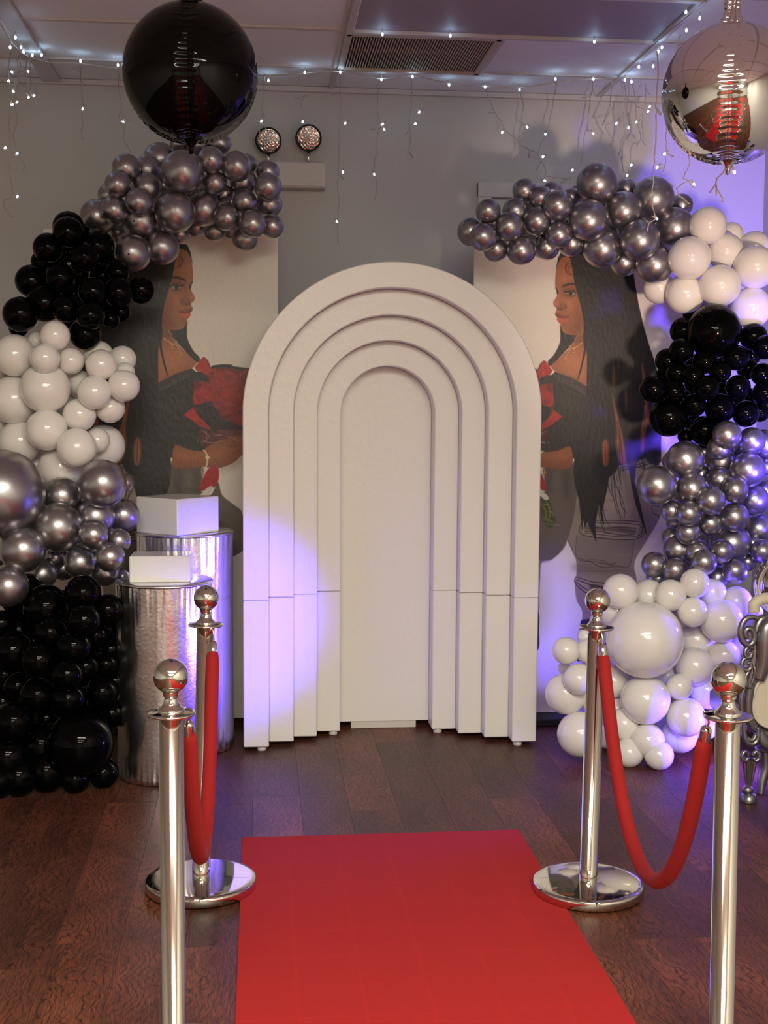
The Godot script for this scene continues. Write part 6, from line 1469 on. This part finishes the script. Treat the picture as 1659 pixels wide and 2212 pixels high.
func throne() -> void:
	var t := thing("throne_chair", "silver carved throne chair with cream upholstery cut by the right edge", "chair")
	var zf := -4.42
	var raise := func(pts: Array, z: float) -> Array:
		var out := []
		for p in pts:
			out.append(Vector3(p.x, p.y, z))
		return out
	var strokes := {
		"rail": [[Vector2(1.892, 0.698), Vector2(1.860, 0.698), Vector2(1.843, 0.674), Vector2(1.837, 0.634), Vector2(1.835, 0.591), Vector2(1.830, 0.539), Vector2(1.826, 0.495), Vector2(1.820, 0.451), Vector2(1.818, 0.416), Vector2(1.815, 0.381), Vector2(1.819, 0.337), Vector2(1.829, 0.307), Vector2(1.857, 0.275), Vector2(1.911, 0.253)], 0.015, -4.435], "bar": [[Vector2(1.907, 0.684), Vector2(1.875, 0.674), Vector2(1.864, 0.629), Vector2(1.864, 0.573), Vector2(1.859, 0.521), Vector2(1.846, 0.472)], 0.024, -4.42], "volute": [[Vector2(1.835, 0.702), Vector2(1.810, 0.709), Vector2(1.785, 0.699), Vector2(1.772, 0.675), Vector2(1.769, 0.647), Vector2(1.779, 0.619), Vector2(1.799, 0.604), Vector2(1.817, 0.612), Vector2(1.823, 0.633), Vector2(1.817, 0.657), Vector2(1.802, 0.666), Vector2(1.790, 0.658), Vector2(1.789, 0.640), Vector2(1.798, 0.630)], 0.0085, -4.415],
		"volute_b": [[Vector2(1.823, 0.591), Vector2(1.803, 0.595), Vector2(1.791, 0.585), Vector2(1.790, 0.569), Vector2(1.799, 0.557), Vector2(1.811, 0.560), Vector2(1.813, 0.572), Vector2(1.804, 0.576)], 0.0065, -4.415], "volute_c": [[Vector2(1.801, 0.556), Vector2(1.785, 0.550), Vector2(1.778, 0.532), Vector2(1.784, 0.515), Vector2(1.799, 0.509), Vector2(1.813, 0.518), Vector2(1.812, 0.534), Vector2(1.800, 0.537)], 0.0065, -4.415],
		"leaf": [[Vector2(1.813, 0.511), Vector2(1.799, 0.494), Vector2(1.793, 0.469), Vector2(1.803, 0.448), Vector2(1.819, 0.444)], 0.006, -4.415], "leaf_b": [[Vector2(1.827, 0.521), Vector2(1.831, 0.500), Vector2(1.825, 0.472), Vector2(1.818, 0.455)], 0.006, -4.415], "edge": [[Vector2(1.794, 0.445), Vector2(1.786, 0.417), Vector2(1.783, 0.382), Vector2(1.788, 0.347), Vector2(1.801, 0.325)], 0.006, -4.42], "curl": [[Vector2(1.794, 0.318), Vector2(1.795, 0.285), Vector2(1.800, 0.255), Vector2(1.815, 0.233), Vector2(1.833, 0.230), Vector2(1.847, 0.243), Vector2(1.851, 0.268), Vector2(1.849, 0.293)], 0.008, -4.415], "curl_b": [[Vector2(1.807, 0.255), Vector2(1.818, 0.246), Vector2(1.832, 0.249), Vector2(1.839, 0.265)], 0.006, -4.41],
		"apron": [[Vector2(1.857, 0.275), Vector2(1.876, 0.239), Vector2(1.898, 0.218), Vector2(1.931, 0.206)], 0.018, -4.43], "scroll_left": [[Vector2(1.816, 0.188), Vector2(1.802, 0.202), Vector2(1.791, 0.192), Vector2(1.792, 0.174), Vector2(1.805, 0.168), Vector2(1.811, 0.179)], 0.006, -4.41], "scroll_right": [[Vector2(1.831, 0.187), Vector2(1.843, 0.201), Vector2(1.854, 0.190), Vector2(1.855, 0.174), Vector2(1.842, 0.167), Vector2(1.835, 0.178)], 0.006, -4.41],
	}
	var names := {"rail": "arm_post", "bar": "arm_rest", "volute": "scroll", "volute_b": "scroll", "volute_c": "scroll", "leaf": "carved_leaf", "leaf_b": "carved_leaf", "edge": "moulding", "curl": "scroll", "curl_b": "scroll", "apron": "seat_rail", "scroll_left": "scroll", "scroll_right": "scroll"}
	var right_x := 2.16
	for mirror in [false, true]:
		for key in strokes:
			var s: Array = strokes[key]
			var pts: Array = smooth_path(s[0], 5)
			if mirror:
				for i in pts.size():
					pts[i] = Vector2(2 * right_x - pts[i].x, pts[i].y)
			var st := begin()
			var path: Array = raise.call(pts, s[2])
			var rad := []
			for i in path.size():
				rad.append(s[1] * 1.45 * (0.72 + 0.28 * sin(PI * (i + 0.5) / path.size())))
			tube(st, path, rad, 12)
			obj(names[key], done(st), M.throne, t)
		# front leg: fluted taper, a ball and a block
		var leg: Array = [Vector2(1.797, 0.167), Vector2(1.800, 0.144), Vector2(1.812, 0.099), Vector2(1.824, 0.063), Vector2(1.842, 0.063), Vector2(1.850, 0.098), Vector2(1.856, 0.142), Vector2(1.853, 0.165)]
		var lx := 0.0
		for p in leg:
			lx += p.x / leg.size()
		if mirror:
			lx = 2 * right_x - lx
		var f := func(u: float, v: float) -> Vector3:
			var a := u * TAU
			var r := lerpf(0.009, 0.026, pow(v, 0.8)) * (1.0 + 0.13 * sin(a * 9.0))
			return Vector3(lx + r * cos(a), 0.062 + v * 0.105, zf - 0.015 + r * sin(a))
		var lst := begin()
		grid(lst, 72, 12, f)
		var lg := obj("leg", done(lst), M.throne, t)
		obj("leg_knob", lathed([Vector2(0.0, 0.03), Vector2(0.014, 0.033), Vector2(0.021, 0.045), Vector2(0.02, 0.056), Vector2(0.01, 0.066), Vector2(0.0, 0.068)], 24, Transform3D(Basis(), Vector3(lx - 0.006, 0, zf - 0.01))), M.throne, lg)
		obj("leg_block", lathed([Vector2(0.0, 0.0), Vector2(0.030, 0.0), Vector2(0.031, 0.006), Vector2(0.026, 0.032), Vector2(0.0, 0.034)], 8, Transform3D(Basis(Vector3.UP, 0.4), Vector3(lx, 0, zf - 0.015))), M.throne, lg)
		# rear leg, splayed sabre
		var sx := 1.0 if not mirror else -1.0
		var bx := 1.925 if not mirror else 2 * right_x - 1.925
		var rl := begin()
		tube(rl, smooth_path([Vector3(bx - sx * 0.012, 0.0, zf - 0.10), Vector3(bx - sx * 0.004, 0.05, zf - 0.11), Vector3(bx + sx * 0.012, 0.11, zf - 0.12), Vector3(bx + sx * 0.005, 0.19, zf - 0.12), Vector3(bx, 0.24, zf - 0.12)], 6), [0.014, 0.014, 0.015, 0.016, 0.017, 0.018, 0.019, 0.020, 0.021, 0.022, 0.023, 0.024, 0.025, 0.026, 0.027, 0.028, 0.028, 0.028, 0.028, 0.028, 0.028, 0.028, 0.028, 0.028, 0.028], 12)
		var rear := obj("leg", done(rl), M.throne, t)
		var bands := begin()
		for k in 3:
			lathe(bands, [Vector2(0.028, 0.165 + k * 0.024), Vector2(0.035, 0.168 + k * 0.024), Vector2(0.036, 0.178 + k * 0.024), Vector2(0.028, 0.182 + k * 0.024)], 20, Transform3D(Basis(), Vector3(bx + sx * 0.005, 0, zf - 0.12)))
		obj("band", done(bands), M.throne, rear)
	# upholstery
	var pad: Array = smooth_path([Vector2(1.905, 0.520), Vector2(1.884, 0.506), Vector2(1.864, 0.482), Vector2(1.847, 0.454), Vector2(1.835, 0.425), Vector2(1.829, 0.395), Vector2(1.830, 0.364), Vector2(1.840, 0.332), Vector2(1.859, 0.307), Vector2(1.885, 0.292), Vector2(1.917, 0.284)], 4)
	var poly := PackedVector2Array(pad)
	var back := pad.duplicate()
	back.reverse()
	for p in back:
		poly.append(Vector2(2 * right_x - p.x, p.y))
	obj("back_cushion", plate(poly, -4.425, -4.50), M.cream, t)
	var welt: Array = raise.call(pad, -4.424)
	obj("piping", tubed(welt, 0.006, 10), M.cream, t)
	var roll: Array = smooth_path([Vector2(1.842, 0.719), Vector2(1.841, 0.744), Vector2(1.854, 0.759), Vector2(1.879, 0.768), Vector2(1.911, 0.771)], 4)
	var st2 := begin()
	var rr: Array = raise.call(roll, -4.47)
	tube(st2, rr, 0.022, 14)
	obj("arm_pad", done(st2), M.cream, t)
	var nail := lathed([Vector2(0.0045, 0.0), Vector2(0.004, 0.0025), Vector2(0.0, 0.004)], 10, Transform3D(Basis(Vector3.RIGHT, PI / 2), Vector3.ZERO))
	var nails: Array = [Vector2(1.879, 0.503), Vector2(1.857, 0.479), Vector2(1.840, 0.448), Vector2(1.830, 0.416), Vector2(1.828, 0.381), Vector2(1.837, 0.339), Vector2(1.855, 0.310), Vector2(1.885, 0.294)]
	for p in nails:
		obj("nail", nail, M.throne, t, Vector3(p.x, p.y, -4.4245))
	# seat and the side frame that carries it
	obj("seat_frame", box(Vector3(0.66, 0.08, 0.42), 0.012, Vector3(right_x, 0.295, -4.67)), M.throne, t)
	obj("seat", box(Vector3(0.58, 0.10, 0.38), 0.03, Vector3(right_x, 0.385, -4.67)), M.cream, t)


func _ready() -> void:
	view_and_light()
	materials()
	room()
	ceiling_things()
	par_light(Vector3(2.32, 0.34, -3.85), Vector3(-0.11, 0.56, -5.2), "purple stage light before the throne, aimed across at the left columns", M.purple, PURPLE, 30.0, 11.0, 0.8)
	par_light(Vector3(2.25, 0.15, -4.72), Vector3(1.5, 0.18, -4.86), "low purple stage light under the throne, aimed at the white balloon pile", M.purple, PURPLE, 3.4, 50.0, 0.5)
	par_light(Vector3(2.36, 0.72, -5.03), Vector3(1.6, 0.52, -4.94), "purple stage light on a stand behind the throne, aimed at the white balloon pile", M.purple, PURPLE, 2.4, 30.0, 0.8)
	par_light(Vector3(2.40, 0.95, -4.22), Vector3(2.26, 1.85, -6.2), "purple stage light on a tall stand by the right wall, aimed at the back wall", M.purple, PURPLE, 9.0, 27.0, 0.5)
	par_light(Vector3(1.62, 1.0, -1.3), Vector3(2.0, 2.2, -6.2), "warm stage light on a stand below the camera aimed at the right garland", M.pink, Color(1.0, 0.88, 0.80), 11.0, 14.0, 1.0, 0.12)
	backdrop()
	photo_panels()
	floor_things()
	throne()
	balloons()
	foil_balloons()
	fairy_lights()
